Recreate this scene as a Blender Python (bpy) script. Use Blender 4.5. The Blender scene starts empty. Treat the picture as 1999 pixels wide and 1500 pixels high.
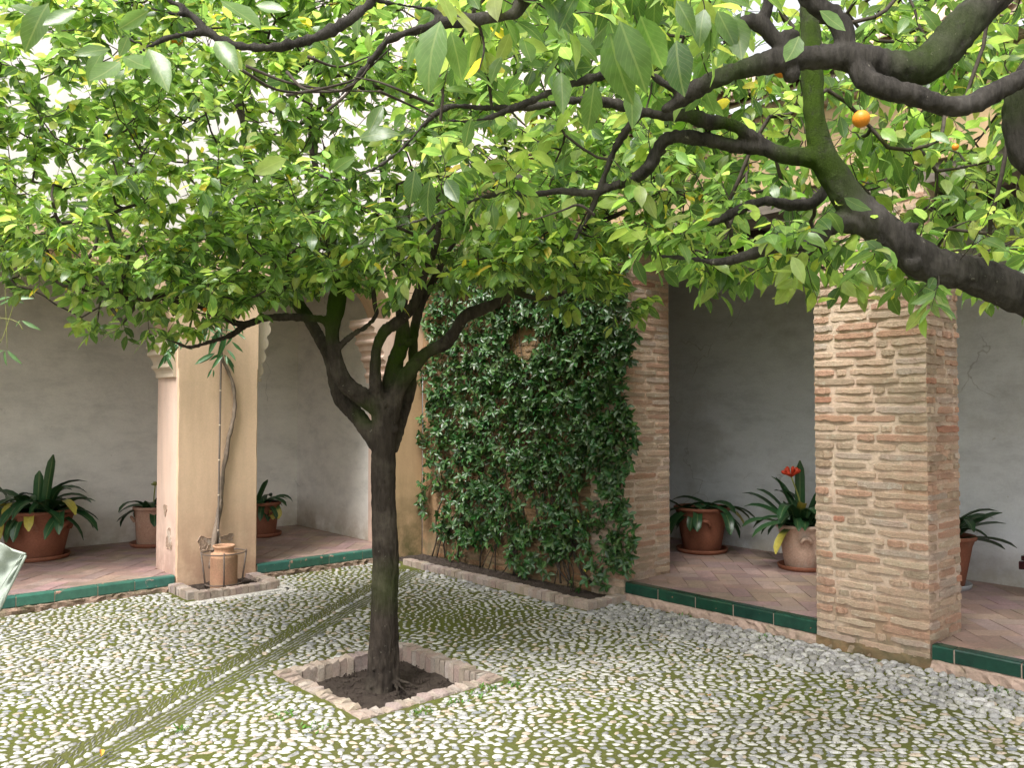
import bpy, math, random
import numpy as np
from mathutils import Vector, Matrix, noise as mnoise
random.seed(7); rng = np.random.default_rng(7)
R = math.radians
scene = bpy.context.scene
# ------------------------------------------------------------------ camera
F_PX, CX, CY, HOR, EYE = 1640.0, 999.5, 750.0, 795.0, 1.6
PITCH = math.atan((HOR - CY) / F_PX); AZ = math.atan(1450 / 1640.0)
FW = np.array([math.sin(AZ), math.cos(AZ), 0.0]); RT = np.array([math.cos(AZ), -math.sin(AZ), 0.0])
FP = FW * math.cos(PITCH) + np.array([0, 0, math.sin(PITCH)]); UP = np.array([0, 0, math.cos(PITCH)]) - FW * math.sin(PITCH)
CAM = np.array([0, 0, EYE])
cd = bpy.data.cameras.new("camera"); cam = bpy.data.objects.new("camera", cd); scene.collection.objects.link(cam)
cam.location = CAM; cam.rotation_euler = (R(90) + PITCH, 0, -AZ)
cd.sensor_width = 36; cd.lens = 36 * F_PX / 1999.0; cd.clip_start = 0.05; cd.clip_end = 500
scene.camera = cam
# ------------------------------------------------------------------ light
world = bpy.data.worlds.new("World"); scene.world = world; world.use_nodes = True
wn = world.node_tree; bg = wn.nodes["Background"]
sky = wn.nodes.new("ShaderNodeTexSky"); sky.sky_type = 'NISHITA'; sky.sun_disc = False
SUN_EL, SUN_ROT = R(58), R(250)
sky.sun_elevation = SUN_EL; sky.sun_rotation = SUN_ROT; sky.dust_density = 3.0; sky.air_density = 1.0
hs = wn.nodes.new("ShaderNodeHueSaturation"); hs.inputs["Saturation"].default_value = 0.10
wn.links.new(sky.outputs[0], hs.inputs["Color"]); wn.links.new(hs.outputs[0], bg.inputs["Color"])
bg.inputs["Strength"].default_value = 0.15
sd = bpy.data.lights.new("sun", 'SUN'); sd.energy = 2.3; sd.angle = R(24); sd.color = (1.0, 0.97, 0.92)
sun = bpy.data.objects.new("sun", sd); scene.collection.objects.link(sun)
sdir = Vector((math.sin(SUN_ROT) * math.cos(SUN_EL), math.cos(SUN_ROT) * math.cos(SUN_EL), math.sin(SUN_EL)))
sun.rotation_euler = sdir.to_track_quat('Z', 'Y').to_euler()
vs = scene.view_settings; vs.view_transform = 'Standard'; vs.look = 'None'; vs.gamma = 1.0; vs.exposure = 1.32
vs.use_curve_mapping = False
scene.render.engine = 'CYCLES'; cy = scene.cycles
cy.use_denoising = True; cy.max_bounces = 8; cy.diffuse_bounces = 5; cy.glossy_bounces = 2; cy.transmission_bounces = 4
cy.transparent_max_bounces = 4; cy.caustics_reflective = False; cy.caustics_refractive = False; cy.sample_clamp_indirect = 6

# ------------------------------------------------------------------ pixel -> place
def ray(x, y): return FP + RT * (x - CX) / F_PX + UP * (CY - y) / F_PX
def atd(x, y, d): return CAM + ray(x, y) * d                     # at a distance in front of the lens
def atz(x, y, z=0.0):
    r = ray(x, y); return CAM + r * ((z - EYE) / r[2])
def atX(x, y, X):
    r = ray(x, y); return CAM + r * (X / r[0])
def atY(x, y, Y):
    r = ray(x, y); return CAM + r * (Y / r[1])
def proj(P):
    v = np.asarray(P, float) - CAM; d = v @ FP
    return CX + F_PX * (v @ RT) / d, CY - F_PX * (v @ UP) / d, d
def fbm(p, s=1.0, o=3): return mnoise.fractal(Vector(p) * s, 1.0, 2.0, o)

# ------------------------------------------------------------------ object helpers
LINK = scene.collection.objects.link
def mesh_np(name, V, FL, mats=None, col=None, uv=None, smooth=True, midx=None):
    """V (n,3); FL list of int arrays (m,k)."""
    if isinstance(FL, np.ndarray): FL = [FL]
    FL = [np.asarray(f, dtype=np.int32) for f in FL if len(f)]
    me = bpy.data.meshes.new(name); V = np.asarray(V, dtype=np.float32)
    me.vertices.add(len(V)); me.vertices.foreach_set("co", V.ravel())
    loops = np.concatenate([f.ravel() for f in FL]); tot = np.concatenate([np.full(len(f), f.shape[1], dtype=np.int32) for f in FL])
    start = np.concatenate([[0], np.cumsum(tot)[:-1]]).astype(np.int32)
    me.loops.add(len(loops)); me.loops.foreach_set("vertex_index", loops)
    me.polygons.add(len(tot)); me.polygons.foreach_set("loop_start", start); me.polygons.foreach_set("loop_total", tot)
    if mats is not None:
        for m in (mats if isinstance(mats, (list, tuple)) else [mats]): me.materials.append(m)
    if midx is not None: me.polygons.foreach_set("material_index", np.asarray(midx, dtype=np.int32))
    me.polygons.foreach_set("use_smooth", np.full(len(tot), smooth))
    if col is not None:
        a = me.color_attributes.new("col", 'FLOAT_COLOR', 'POINT'); c = np.ones((len(V), 4), dtype=np.float32); c[:, :3] = col
        a.data.foreach_set("color", c.ravel())
    if uv is not None:
        l = me.uv_layers.new(name="UVMap"); l.data.foreach_set("uv", np.asarray(uv, dtype=np.float32)[loops].ravel())
    me.update(calc_edges=True); me.validate()
    return me
def obj(name, me, parent=None, kind=None, label=None):
    o = bpy.data.objects.new(name, me); LINK(o)
    if parent is not None: o.parent = parent
    if kind: o["kind"] = kind
    if label: o["label"] = label
    return o
def tag(o, label, cat, group=None):
    o["label"] = label; o["category"] = cat
    if group: o["group"] = group
    return o
def thing(name, label, cat, loc=(0, 0, 0), group=None):
    o = bpy.data.objects.new(name, None); LINK(o); o.location = loc; o.empty_display_size = 0.1
    return tag(o, label, cat, group)
def setting(name, me=None):
    o = bpy.data.objects.new(name, me); LINK(o); o["kind"] = "structure"; return o
def place(o, M):  # world matrix of a child whose parent sits at a plain location
    p = o.parent.location if o.parent else Vector((0, 0, 0))
    o.matrix_basis = Matrix.Translation(-p) @ M
class MB:
    def __init__(s): s.v = []; s.f = {}; s.c = []; s.m = {}; s.n = 0
    def add(s, V, FL, col=(1, 1, 1), mi=0):
        V = np.asarray(V, float)
        if isinstance(FL, np.ndarray): FL = [FL]
        for f in FL:
            f = np.asarray(f)
            if len(f): s.f.setdefault(f.shape[1], []).append(f + s.n); s.m.setdefault(f.shape[1], []).append(np.full(len(f), mi))
        s.v.append(V); s.n += len(V); c = np.empty((len(V), 3)); c[:] = col; s.c.append(c)
    def box(s, lo, hi, col=(1, 1, 1), mi=0):
        x0, y0, z0 = lo; x1, y1, z1 = hi
        V = [(x0,y0,z0),(x1,y0,z0),(x1,y1,z0),(x0,y1,z0),(x0,y0,z1),(x1,y0,z1),(x1,y1,z1),(x0,y1,z1)]
        s.add(V, np.array([(0,3,2,1),(4,5,6,7),(0,1,5,4),(1,2,6,5),(2,3,7,6),(3,0,4,7)]), col, mi)
    def mesh(s, name, mats, smooth=False):
        ks = sorted(s.f); FL = [np.concatenate(s.f[k]) for k in ks]; mi = np.concatenate([np.concatenate(s.m[k]) for k in ks])
        return mesh_np(name, np.concatenate(s.v), FL, mats, np.concatenate(s.c), None, smooth, mi)
def off(me, loc):  # shift mesh data so that it can hang under a parent at loc
    me.transform(Matrix.Translation(-Vector(loc))); return me

def catmull(P, k=4):
    P = np.asarray(P, float); Q = [P[0] * 2 - P[1]] + list(P) + [P[-1] * 2 - P[-2]]; out = []
    for i in range(1, len(Q) - 2):
        p0, p1, p2, p3 = Q[i-1], Q[i], Q[i+1], Q[i+2]
        for j in range(k):
            t = j / k
            out.append(0.5 * ((2*p1) + (-p0+p2)*t + (2*p0-5*p1+4*p2-p3)*t*t + (-p0+3*p1-3*p2+p3)*t**3))
    out.append(P[-1]); return np.array(out)
def tube(P, r, n=6, cap=True, bump=0.0):
    P = np.asarray(P, float); m = len(P); r = np.broadcast_to(np.asarray(r, float), (m,))
    T = np.gradient(P, axis=0); T /= np.linalg.norm(T, axis=1)[:, None] + 1e-9
    u = np.cross(T[0], [0.31, 0.2, 0.93]); u /= np.linalg.norm(u) + 1e-9; V = []
    for i in range(m):
        u = u - T[i] * (u @ T[i]); u /= np.linalg.norm(u) + 1e-9; w = np.cross(T[i], u)
        a = np.arange(n) * 2 * math.pi / n
        rr = r[i] * (1 + (bump * rng.normal(size=n) if bump else 0))
        V.append(P[i] + (np.cos(a) * rr)[:, None] * u + (np.sin(a) * rr)[:, None] * w)
    V = np.concatenate(V); F = []
    i = np.arange(m - 1)[:, None] * n; j = np.arange(n)[None, :]; k = (j + 1) % n
    F = np.stack([i + j, i + k, i + n + k, i + n + j], -1).reshape(-1, 4)
    out = [F]
    if cap:
        V = np.concatenate([V, [P[0], P[-1]]]); b = m * n; jj = np.arange(n); kk = (jj + 1) % n
        out.append(np.stack([kk, jj, np.full(n, b)], -1)); out.append(np.stack([jj + b - n, kk + b - n, np.full(n, b + 1)], -1))
    return V, out
def lathe(prof, n=32, c=(0, 0, 0)):
    prof = np.asarray(prof, float); a = np.arange(n) * 2 * math.pi / n; m = len(prof)
    V = np.stack([prof[:, 0:1] * np.cos(a), prof[:, 0:1] * np.sin(a), np.repeat(prof[:, 1:2], n, 1)], -1).reshape(-1, 3) + np.array(c)
    i = np.arange(m - 1)[:, None] * n; j = np.arange(n)[None, :]; k = (j + 1) % n
    return V, [np.stack([i + j, i + k, i + n + k, i + n + j], -1).reshape(-1, 4)]

# ------------------------------------------------------------------ materials
def new_mat(name):
    m = bpy.data.materials.new(name); m.use_nodes = True; nt = m.node_tree
    return m, nt, nt.nodes["Principled BSDF"]
def N(nt, t, **k):
    n = nt.nodes.new(t)
    for a, b in k.items():
        if a in n.inputs: n.inputs[a].default_value = b
        else: setattr(n, a, b)
    return n
def noise_f(nt, co, scale, detail=5, rough=0.6, stretch=None):
    if stretch:
        mp = N(nt, "ShaderNodeMapping"); mp.inputs["Scale"].default_value = stretch; nt.links.new(co, mp.inputs["Vector"]); co = mp.outputs[0]
    n = N(nt, "ShaderNodeTexNoise", Scale=scale, Detail=detail, Roughness=rough); nt.links.new(co, n.inputs["Vector"]); return n.outputs["Fac"]
def ramp(nt, fac, stops):
    r = nt.nodes.new("ShaderNodeValToRGB"); el = r.color_ramp.elements
    while len(el) < len(stops): el.new(0.5)
    for e, (p, c) in zip(el, stops):
        e.position = p; e.color = (c, c, c, 1) if isinstance(c, (int, float)) else (*c, 1)
    nt.links.new(fac, r.inputs[0]); return r.outputs[0]
def mixc(nt, fac, a, b, mode='MIX'):
    m = nt.nodes.new("ShaderNodeMix"); m.data_type = 'RGBA'; m.blend_type = mode
    for s, v in ((m.inputs[0], fac), (m.inputs[6], a), (m.inputs[7], b)):
        if isinstance(v, (int, float)): s.default_value = v
        elif isinstance(v, tuple): s.default_value = (*v, 1) if len(v) == 3 else v
        else: nt.links.new(v, s)
    return m.outputs[2]
def mth(nt, op, a, b=0.0, clamp=False):
    m = nt.nodes.new("ShaderNodeMath"); m.operation = op; m.use_clamp = clamp
    for s, v in ((m.inputs[0], a), (m.inputs[1], b)):
        if isinstance(v, (int, float)): s.default_value = v
        else: nt.links.new(v, s)
    return m.outputs[0]
def bump(nt, bs, h, strength=0.5, dist=0.01, prev=None):
    b = N(nt, "ShaderNodeBump", Strength=strength, Distance=dist); nt.links.new(h, b.inputs["Height"])
    if prev is not None: nt.links.new(prev, b.inputs["Normal"])
    nt.links.new(b.outputs[0], bs.inputs["Normal"]); return b.outputs[0]
def geo_pos(nt): return nt.nodes.new("ShaderNodeNewGeometry").outputs["Position"]
def surf(name, c1, c2, scale=6, rough=0.85, fine=60, bstr=0.5, bdist=0.004, attr=False, c3=None, s3=2.0, t3=(0.5, 0.62), stretch=None, spec=0.3, fstretch=None, famp=(0.72, 1.22)):
    m, nt, bs = new_mat(name); co = geo_pos(nt)
    col = mixc(nt, ramp(nt, noise_f(nt, co, scale, 6, 0.62, stretch), [(0.32, 0.0), (0.68, 1.0)]), c1, c2)
    if c3 is not None:
        col = mixc(nt, ramp(nt, noise_f(nt, co, s3, 6, 0.65), [(t3[0], 0.0), (t3[1], 1.0)]), col, c3)
    fi = noise_f(nt, co, fine, 6, 0.7, fstretch)
    col = mixc(nt, 1.0, col, ramp(nt, fi, [(0.25, famp[0]), (0.75, famp[1])]), 'MULTIPLY')
    if attr:
        at = N(nt, "ShaderNodeAttribute", attribute_name="col"); col = mixc(nt, 1.0, col, at.outputs["Color"], 'MULTIPLY')
    nt.links.new(col, bs.inputs["Base Color"]); bs.inputs["Roughness"].default_value = rough
    bs.inputs["Specular IOR Level"].default_value = spec
    bump(nt, bs, fi, bstr, bdist)
    return m, nt, bs, col, co
M = {}
M['stone'] = surf("river_pebble", (0.54, 0.53, 0.50), (0.38, 0.37, 0.35), 55, 0.75, 190, 0.6, 0.003, True, (0.16, 0.15, 0.14), 80, (0.57, 0.64))[0]
def moss_ground():
    m, nt, bs = new_mat("mossy_joint"); co = geo_pos(nt)
    big = ramp(nt, noise_f(nt, co, 1.1, 4, 0.6), [(0.38, 0.0), (0.62, 1.0)])
    a = mixc(nt, big, (0.082, 0.078, 0.040), (0.092, 0.108, 0.022))
    fi = noise_f(nt, co, 70, 6, 0.75)
    a = mixc(nt, ramp(nt, fi, [(0.35, 0.0), (0.7, 1.0)]), a, (0.13, 0.14, 0.035))
    nt.links.new(a, bs.inputs["Base Color"]); bs.inputs["Roughness"].default_value = 0.95; bs.inputs["Specular IOR Level"].default_value = 0.1
    bump(nt, bs, fi, 0.9, 0.01); return m
M['moss'] = moss_ground()
M['limeband'] = surf('lime_spill', (0.62, 0.60, 0.56), (0.5, 0.48, 0.44), 20, 0.9, 60, 1.0, 0.01)[0]
M['soil'] = surf("dark_soil", (0.060, 0.046, 0.039), (0.095, 0.075, 0.062), 14, 0.95, 90, 1.0, 0.02, False, (0.12, 0.09, 0.07), 150, (0.66, 0.72), spec=0.1)[0]
M['brick'] = surf("weathered_brick", (0.52, 0.375, 0.300), (0.50, 0.41, 0.325), 7, 0.92, 75, 1.0, 0.022, True, (0.60, 0.53, 0.45), 14, (0.58, 0.70), fstretch=(1, 1, 2.2))[0]
M['edging'] = surf("edging_brick", (0.37, 0.285, 0.25), (0.33, 0.285, 0.25), 9, 0.9, 80, 0.9, 0.006, True, (0.46, 0.40, 0.35), 13, (0.55, 0.7))[0]
def mortar(name, c1, c2, c3):
    m, nt, bs, col, co = surf(name, c1, c2, 2.5, 0.93, 45, 1.0, 0.008, False, c3, 1.6, (0.5, 0.65))
    sep = nt.nodes.new("ShaderNodeSeparateXYZ"); nt.links.new(co, sep.inputs[0])
    low = mth(nt, 'SUBTRACT', 1.0, mth(nt, 'MULTIPLY', sep.outputs[2], 2.2), True)
    k = mth(nt, 'MULTIPLY', low, ramp(nt, noise_f(nt, co, 9, 5), [(0.35, 0.0), (0.6, 0.9)]))
    nt.links.new(mixc(nt, k, col, (0.12, 0.11, 0.06)), bs.inputs["Base Color"]); return m
M['mortar'] = mortar("lime_mortar", (0.54, 0.395, 0.310), (0.53, 0.42, 0.32), (0.50, 0.32, 0.22))
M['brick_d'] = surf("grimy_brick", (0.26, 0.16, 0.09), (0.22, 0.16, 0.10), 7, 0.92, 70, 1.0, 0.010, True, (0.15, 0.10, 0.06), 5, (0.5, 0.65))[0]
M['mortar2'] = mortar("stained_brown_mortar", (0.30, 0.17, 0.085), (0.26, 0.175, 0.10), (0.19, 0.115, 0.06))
def plaster(name, c1, c2, stain, stainlow, amt=0.85, zlow=1.15, sc=1.3):
    m, nt, bs, col, co = surf(name, c1, c2, 1.6, 0.88, 90, 0.35, 0.003, False, stain, sc, (0.52, 0.72), famp=(0.90, 1.08))
    sep = nt.nodes.new("ShaderNodeSeparateXYZ"); nt.links.new(co, sep.inputs[0])
    low = mth(nt, 'SUBTRACT', 1.0, mth(nt, 'MULTIPLY', sep.outputs[2], zlow), True)
    k = mth(nt, 'MULTIPLY', low, ramp(nt, noise_f(nt, co, 5, 7, 0.65), [(0.36, 0.12), (0.58, amt)]))
    c = mixc(nt, k, col, stainlow)
    str_ = noise_f(nt, co, 3.0, 5, 0.6, (3.0, 3.0, 0.35))
    c = mixc(nt, 1.0, c, ramp(nt, str_, [(0.3, 0.88), (0.7, 1.06)]), 'MULTIPLY')
    nt.links.new(c, bs.inputs["Base Color"]); bump(nt, bs, noise_f(nt, co, 10, 7, 0.55), 0.30, 0.008); return m
M['peach'] = plaster("peach_plaster", (0.72, 0.51, 0.35), (0.68, 0.48, 0.33), (0.62, 0.45, 0.31), (0.42, 0.25, 0.17))
M['pink'] = plaster("pink_plaster", (0.70, 0.52, 0.43), (0.68, 0.50, 0.40), (0.54, 0.38, 0.30), (0.33, 0.20, 0.16))
M['corner'] = plaster("mossy_peach_plaster", (0.52, 0.35, 0.20), (0.46, 0.30, 0.17), (0.40, 0.27, 0.15), (0.09, 0.085, 0.03), 0.95, 1.1)
M['upper'] = plaster("pale_rose_plaster", (0.86, 0.81, 0.78), (0.84, 0.78, 0.75), (0.80, 0.73, 0.70), (0.7, 0.6, 0.5))
def limewash(name, c1, c2, c3, damp):
    m, nt, bs, col, co = surf(name, c1, c2, 0.9, 0.9, 60, 0.3, 0.003, False, c3, 1.1, (0.50, 0.60), famp=(0.93, 1.05))
    sep = nt.nodes.new("ShaderNodeSeparateXYZ"); nt.links.new(co, sep.inputs[0])
    warp = nt.nodes.new("ShaderNodeVectorMath"); warp.operation = 'MULTIPLY_ADD'; nz = N(nt, "ShaderNodeTexNoise", Scale=1.4, Detail=5); nt.links.new(co, nz.inputs["Vector"])
    nt.links.new(nz.outputs["Color"], warp.inputs[0]); warp.inputs[1].default_value = (1.1, 1.1, 1.1); nt.links.new(co, warp.inputs[2])
    v = N(nt, "ShaderNodeTexVoronoi", feature='DISTANCE_TO_EDGE', Scale=0.55); nt.links.new(warp.outputs[0], v.inputs["Vector"])
    crack = mth(nt, 'MULTIPLY', ramp(nt, v.outputs["Distance"], [(0.0, 1.0), (0.0035, 0.0)]), ramp(nt, noise_f(nt, co, 1.7, 2), [(0.52, 0.0), (0.6, 0.45)]))
    col = mixc(nt, crack, col, (0.20, 0.18, 0.16))
    v2 = noise_f(nt, co, 2.2, 8, 0.72, (1, 1, 2.4))
    col = mixc(nt, 1.0, col, ramp(nt, v2, [(0.30, 0.80), (0.5, 1.0), (0.72, 1.10)]), 'MULTIPLY')
    low = mth(nt, 'SUBTRACT', 1.0, mth(nt, 'MULTIPLY', mth(nt, 'SUBTRACT', sep.outputs[2], 0.13), 2.6), True)
    k = mth(nt, 'MULTIPLY', low, ramp(nt, noise_f(nt, co, 4, 8, 0.7), [(0.36, 0.25), (0.60, 1.0)]))
    col = mixc(nt, k, col, damp)
    nt.links.new(mixc(nt, ramp(nt, noise_f(nt, co, 17, 4, 0.6), [(0.71, 0.0), (0.73, 0.5)]), col, damp), bs.inputs["Base Color"])
    bump(nt, bs, noise_f(nt, co, 6, 8, 0.6), 0.35, 0.02); return m
M['grey'] = limewash("grey_limewash_wall", (0.80, 0.76, 0.71), (0.76, 0.72, 0.67), (0.70, 0.665, 0.62), (0.45, 0.38, 0.30))
M['grey2'] = limewash("bluish_limewash_wall", (0.76, 0.78, 0.81), (0.71, 0.73, 0.76), (0.63, 0.64, 0.65), (0.42, 0.39, 0.33))
M['cream'] = plaster("cream_stucco", (0.62, 0.52, 0.40), (0.56, 0.46, 0.35), (0.5, 0.4, 0.3), (0.5, 0.4, 0.3))
M['ochre'] = plaster("ochre_upper_plaster", (0.58, 0.40, 0.24), (0.50, 0.35, 0.21), (0.42, 0.30, 0.19), (0.5, 0.4, 0.3))
M['floor'] = surf("terracotta_floor", (0.33, 0.235, 0.200), (0.27, 0.200, 0.172), 5, 0.62, 45, 0.5, 0.003, True, (0.42, 0.29, 0.24), 4, (0.5, 0.68), spec=0.4)[0]
M['joint'] = surf("floor_joint", (0.24, 0.17, 0.13), (0.28, 0.20, 0.16), 8, 0.9)[0]
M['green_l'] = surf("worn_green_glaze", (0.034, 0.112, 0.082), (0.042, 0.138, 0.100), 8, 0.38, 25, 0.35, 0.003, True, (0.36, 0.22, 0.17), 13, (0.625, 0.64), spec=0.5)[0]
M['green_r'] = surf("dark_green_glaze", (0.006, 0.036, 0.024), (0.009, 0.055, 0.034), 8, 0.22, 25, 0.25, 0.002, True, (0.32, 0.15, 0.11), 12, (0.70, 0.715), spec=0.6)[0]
M['rubble'] = surf("crumbling_base", (0.34, 0.23, 0.17), (0.22, 0.16, 0.12), 12, 0.93, 35, 1.0, 0.02, False, (0.14, 0.12, 0.07), 6, (0.5, 0.65))[0]
M['terra'] = surf("terracotta", (0.25, 0.095, 0.055), (0.20, 0.075, 0.042), 6, 0.75, 70, 0.25, 0.002, True, (0.30, 0.17, 0.12), 4, (0.58, 0.75))[0]
M['terra_p'] = surf("bleached_terracotta", (0.56, 0.40, 0.31), (0.50, 0.33, 0.25), 5, 0.85, 70, 0.25, 0.002, True, (0.60, 0.50, 0.42), 4, (0.5, 0.7))[0]
M['terra_m'] = surf("faded_terracotta", (0.42, 0.25, 0.175), (0.36, 0.19, 0.13), 5, 0.85, 70, 0.25, 0.002, True, (0.48, 0.34, 0.26), 4, (0.5, 0.7))[0]
M['clay'] = surf("ribbed_clay", (0.55, 0.34, 0.21), (0.50, 0.27, 0.17), 5, 0.85, 70, 0.3, 0.002, True)[0]
M['wood'] = surf("dark_wood", (0.045, 0.030, 0.022), (0.07, 0.05, 0.035), 6, 0.8, 40, 0.6, 0.004, False, fstretch=(1, 0.15, 1))[0]
M['beam'] = surf("weathered_beam", (0.20, 0.165, 0.14), (0.13, 0.11, 0.095), 5, 0.85, 30, 0.8, 0.006, False, fstretch=(1, 0.12, 1))[0]
M['bench'] = surf("maroon_varnish", (0.035, 0.008, 0.010), (0.02, 0.006, 0.008), 6, 0.25, 30, 0.1, 0.001, spec=0.6)[0]
M['rooftile'] = surf("roof_tile", (0.50, 0.38, 0.31), (0.42, 0.33, 0.27), 6, 0.9, 50, 0.6, 0.004, True, (0.3, 0.26, 0.2), 8, (0.56, 0.7))[0]
M['iron'] = surf("rusty_wire", (0.12, 0.10, 0.09), (0.16, 0.11, 0.08), 30, 0.6, 90, 0.3, 0.001)[0]
M['cane'] = surf("grey_bamboo", (0.18, 0.145, 0.12), (0.13, 0.105, 0.09), 20, 0.6, 60, 0.3, 0.001)[0]
M['vinebark'] = surf("vine_bark", (0.26, 0.20, 0.155), (0.15, 0.115, 0.09), 20, 0.9, 60, 1.0, 0.004, fstretch=(1, 1, .2))[0]
M['cloth'] = surf("sage_cotton", (0.37, 0.41, 0.35), (0.34, 0.38, 0.33), 6, 0.95, 300, 0.3, 0.001, spec=0.05)[0]
M['skin'] = surf("skin", (0.50, 0.31, 0.23), (0.46, 0.28, 0.20), 8, 0.55, 200, 0.1, 0.001)[0]
M['trouser'] = surf("dark_cotton", (0.04, 0.045, 0.06), (0.05, 0.055, 0.07), 8, 0.9, 300, 0.2, 0.001)[0]
M['hair'] = surf("brown_hair", (0.05, 0.03, 0.02), (0.03, 0.02, 0.012), 30, 0.5, 120, 0.8, 0.004, fstretch=(1, 1, .15))[0]
def bark(name, c1, c2, c3):
    m, nt, bs = new_mat(name); co = geo_pos(nt)
    n1 = noise_f(nt, co, 34, 9, 0.75, (1, 1, 0.22)); n2 = noise_f(nt, co, 5, 5, 0.6)
    col = mixc(nt, ramp(nt, n1, [(0.3, 0.0), (0.7, 1.0)]), c1, c2)
    col = mixc(nt, ramp(nt, n2, [(0.5, 0.0), (0.75, 0.8)]), col, c3)
    col = mixc(nt, ramp(nt, noise_f(nt, co, 38, 5, 0.7), [(0.66, 0.0), (0.70, 0.7)]), col, (0.27, 0.25, 0.20))
    at = N(nt, "ShaderNodeAttribute", attribute_name="col"); sp = nt.nodes.new("ShaderNodeSeparateColor"); nt.links.new(at.outputs["Color"], sp.inputs[0])
    mn = ramp(nt, noise_f(nt, co, 22, 6, 0.7), [(0.28, 0.0), (0.44, 1.0)])
    k = mth(nt, 'MULTIPLY', sp.outputs[0], mn, True)
    col = mixc(nt, k, col, mixc(nt, noise_f(nt, co, 150, 3), (0.022, 0.048, 0.003), (0.080, 0.135, 0.010)))
    nt.links.new(col, bs.inputs["Base Color"]); bs.inputs["Roughness"].default_value = 0.9; bs.inputs["Specular IOR Level"].default_value = 0.15
    hsum = mth(nt, 'ADD', n1, mth(nt, 'MULTIPLY', k, noise_f(nt, co, 160, 4, 0.8)))
    bump(nt, bs, hsum, 1.0, 0.022); return m
M['bark'] = bark("orange_tree_bark", (0.014, 0.011, 0.009), (0.066, 0.052, 0.041), (0.115, 0.096, 0.076))
M['bark_n'] = bark("near_limb_bark", (0.018, 0.016, 0.014), (0.088, 0.078, 0.068), (0.145, 0.132, 0.118))
M['twig'] = surf("twig_bark", (0.030, 0.024, 0.018), (0.07, 0.055, 0.042), 20, 0.9, 80, 0.6, 0.002)[0]
def leafmat(name, trans, tcol, rough=0.38, spec=0.45, veins=True):
    m, nt, bs = new_mat(name); at = N(nt, "ShaderNodeAttribute", attribute_name="col"); col = at.outputs["Color"]
    uv = nt.nodes.new("ShaderNodeUVMap"); sx = nt.nodes.new("ShaderNodeSeparateXYZ"); nt.links.new(uv.outputs[0], sx.inputs[0])
    u = mth(nt, 'ABSOLUTE', mth(nt, 'SUBTRACT', sx.outputs[0], 0.5))
    mid = mth(nt, 'LESS_THAN', u, 0.035)
    v = mth(nt, 'SUBTRACT', mth(nt, 'MULTIPLY', sx.outputs[1], 9.0), mth(nt, 'MULTIPLY', u, 6.0))
    sv = mth(nt, 'GREATER_THAN', mth(nt, 'SINE', mth(nt, 'MULTIPLY', v, 6.283)), 0.93)
    k = mth(nt, 'MAXIMUM', mid, mth(nt, 'MULTIPLY', sv, 0.45)) if veins else mid
    co = geo_pos(nt)
    c = mixc(nt, 1.0, col, ramp(nt, noise_f(nt, co, 35, 4, 0.6), [(0.3, 0.82), (0.7, 1.15)]), 'MULTIPLY')
    c = mixc(nt, mth(nt, 'MULTIPLY', k, 0.45), c, mixc(nt, 0.5, c, (0.45, 0.5, 0.2)))
    nt.links.new(c, bs.inputs["Base Color"]); bs.inputs["Roughness"].default_value = rough; bs.inputs["Specular IOR Level"].default_value = spec
    bump(nt, bs, mth(nt, 'ADD', k, noise_f(nt, co, 60, 3)), 0.25, 0.002)
    tr = nt.nodes.new("ShaderNodeBsdfTranslucent"); nt.links.new(mixc(nt, 1.0, c, tcol, 'MULTIPLY'), tr.inputs["Color"])
    mx = nt.nodes.new("ShaderNodeMixShader"); mx.inputs[0].default_value = trans
    nt.links.new(bs.outputs[0], mx.inputs[1]); nt.links.new(tr.outputs[0], mx.inputs[2]); nt.links.new(mx.outputs[0], nt.nodes["Material Output"].inputs[0]); return m
M['leaf'] = leafmat("citrus_leaf", 0.54, (2.5, 2.45, 1.7), 0.27, 0.6)
M['ivy'] = leafmat("glossy_creeper_leaf", 0.12, (1.6, 1.6, 1.0), 0.36, 0.5, False)
M['strap'] = leafmat("clivia_leaf", 0.10, (1.6, 1.6, 1.0), 0.35, 0.5, False)
def simple(name, c, rough=0.5, sc=60, b=0.3, bd=0.001, spec=0.4):
    return surf(name, c, tuple(x * 0.85 for x in c), 8, rough, sc, b, bd, spec=spec)[0]
M['orange'] = simple("orange_peel", (0.80, 0.27, 0.02), 0.42, 260, 0.5, 0.0015)
M['flower'] = simple("clivia_flower", (0.65, 0.06, 0.02), 0.5)
M['bud'] = simple("green_bud", (0.28, 0.30, 0.08), 0.5)
M['fallen'] = simple("fallen_leaf", (0.75, 0.36, 0.07), 0.5)
M['ygreen'] = simple("yellow_leaf", (0.6, 0.5, 0.08), 0.5)
M['greysaucer'] = simple("grey_plastic", (0.35, 0.35, 0.36), 0.5)

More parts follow.
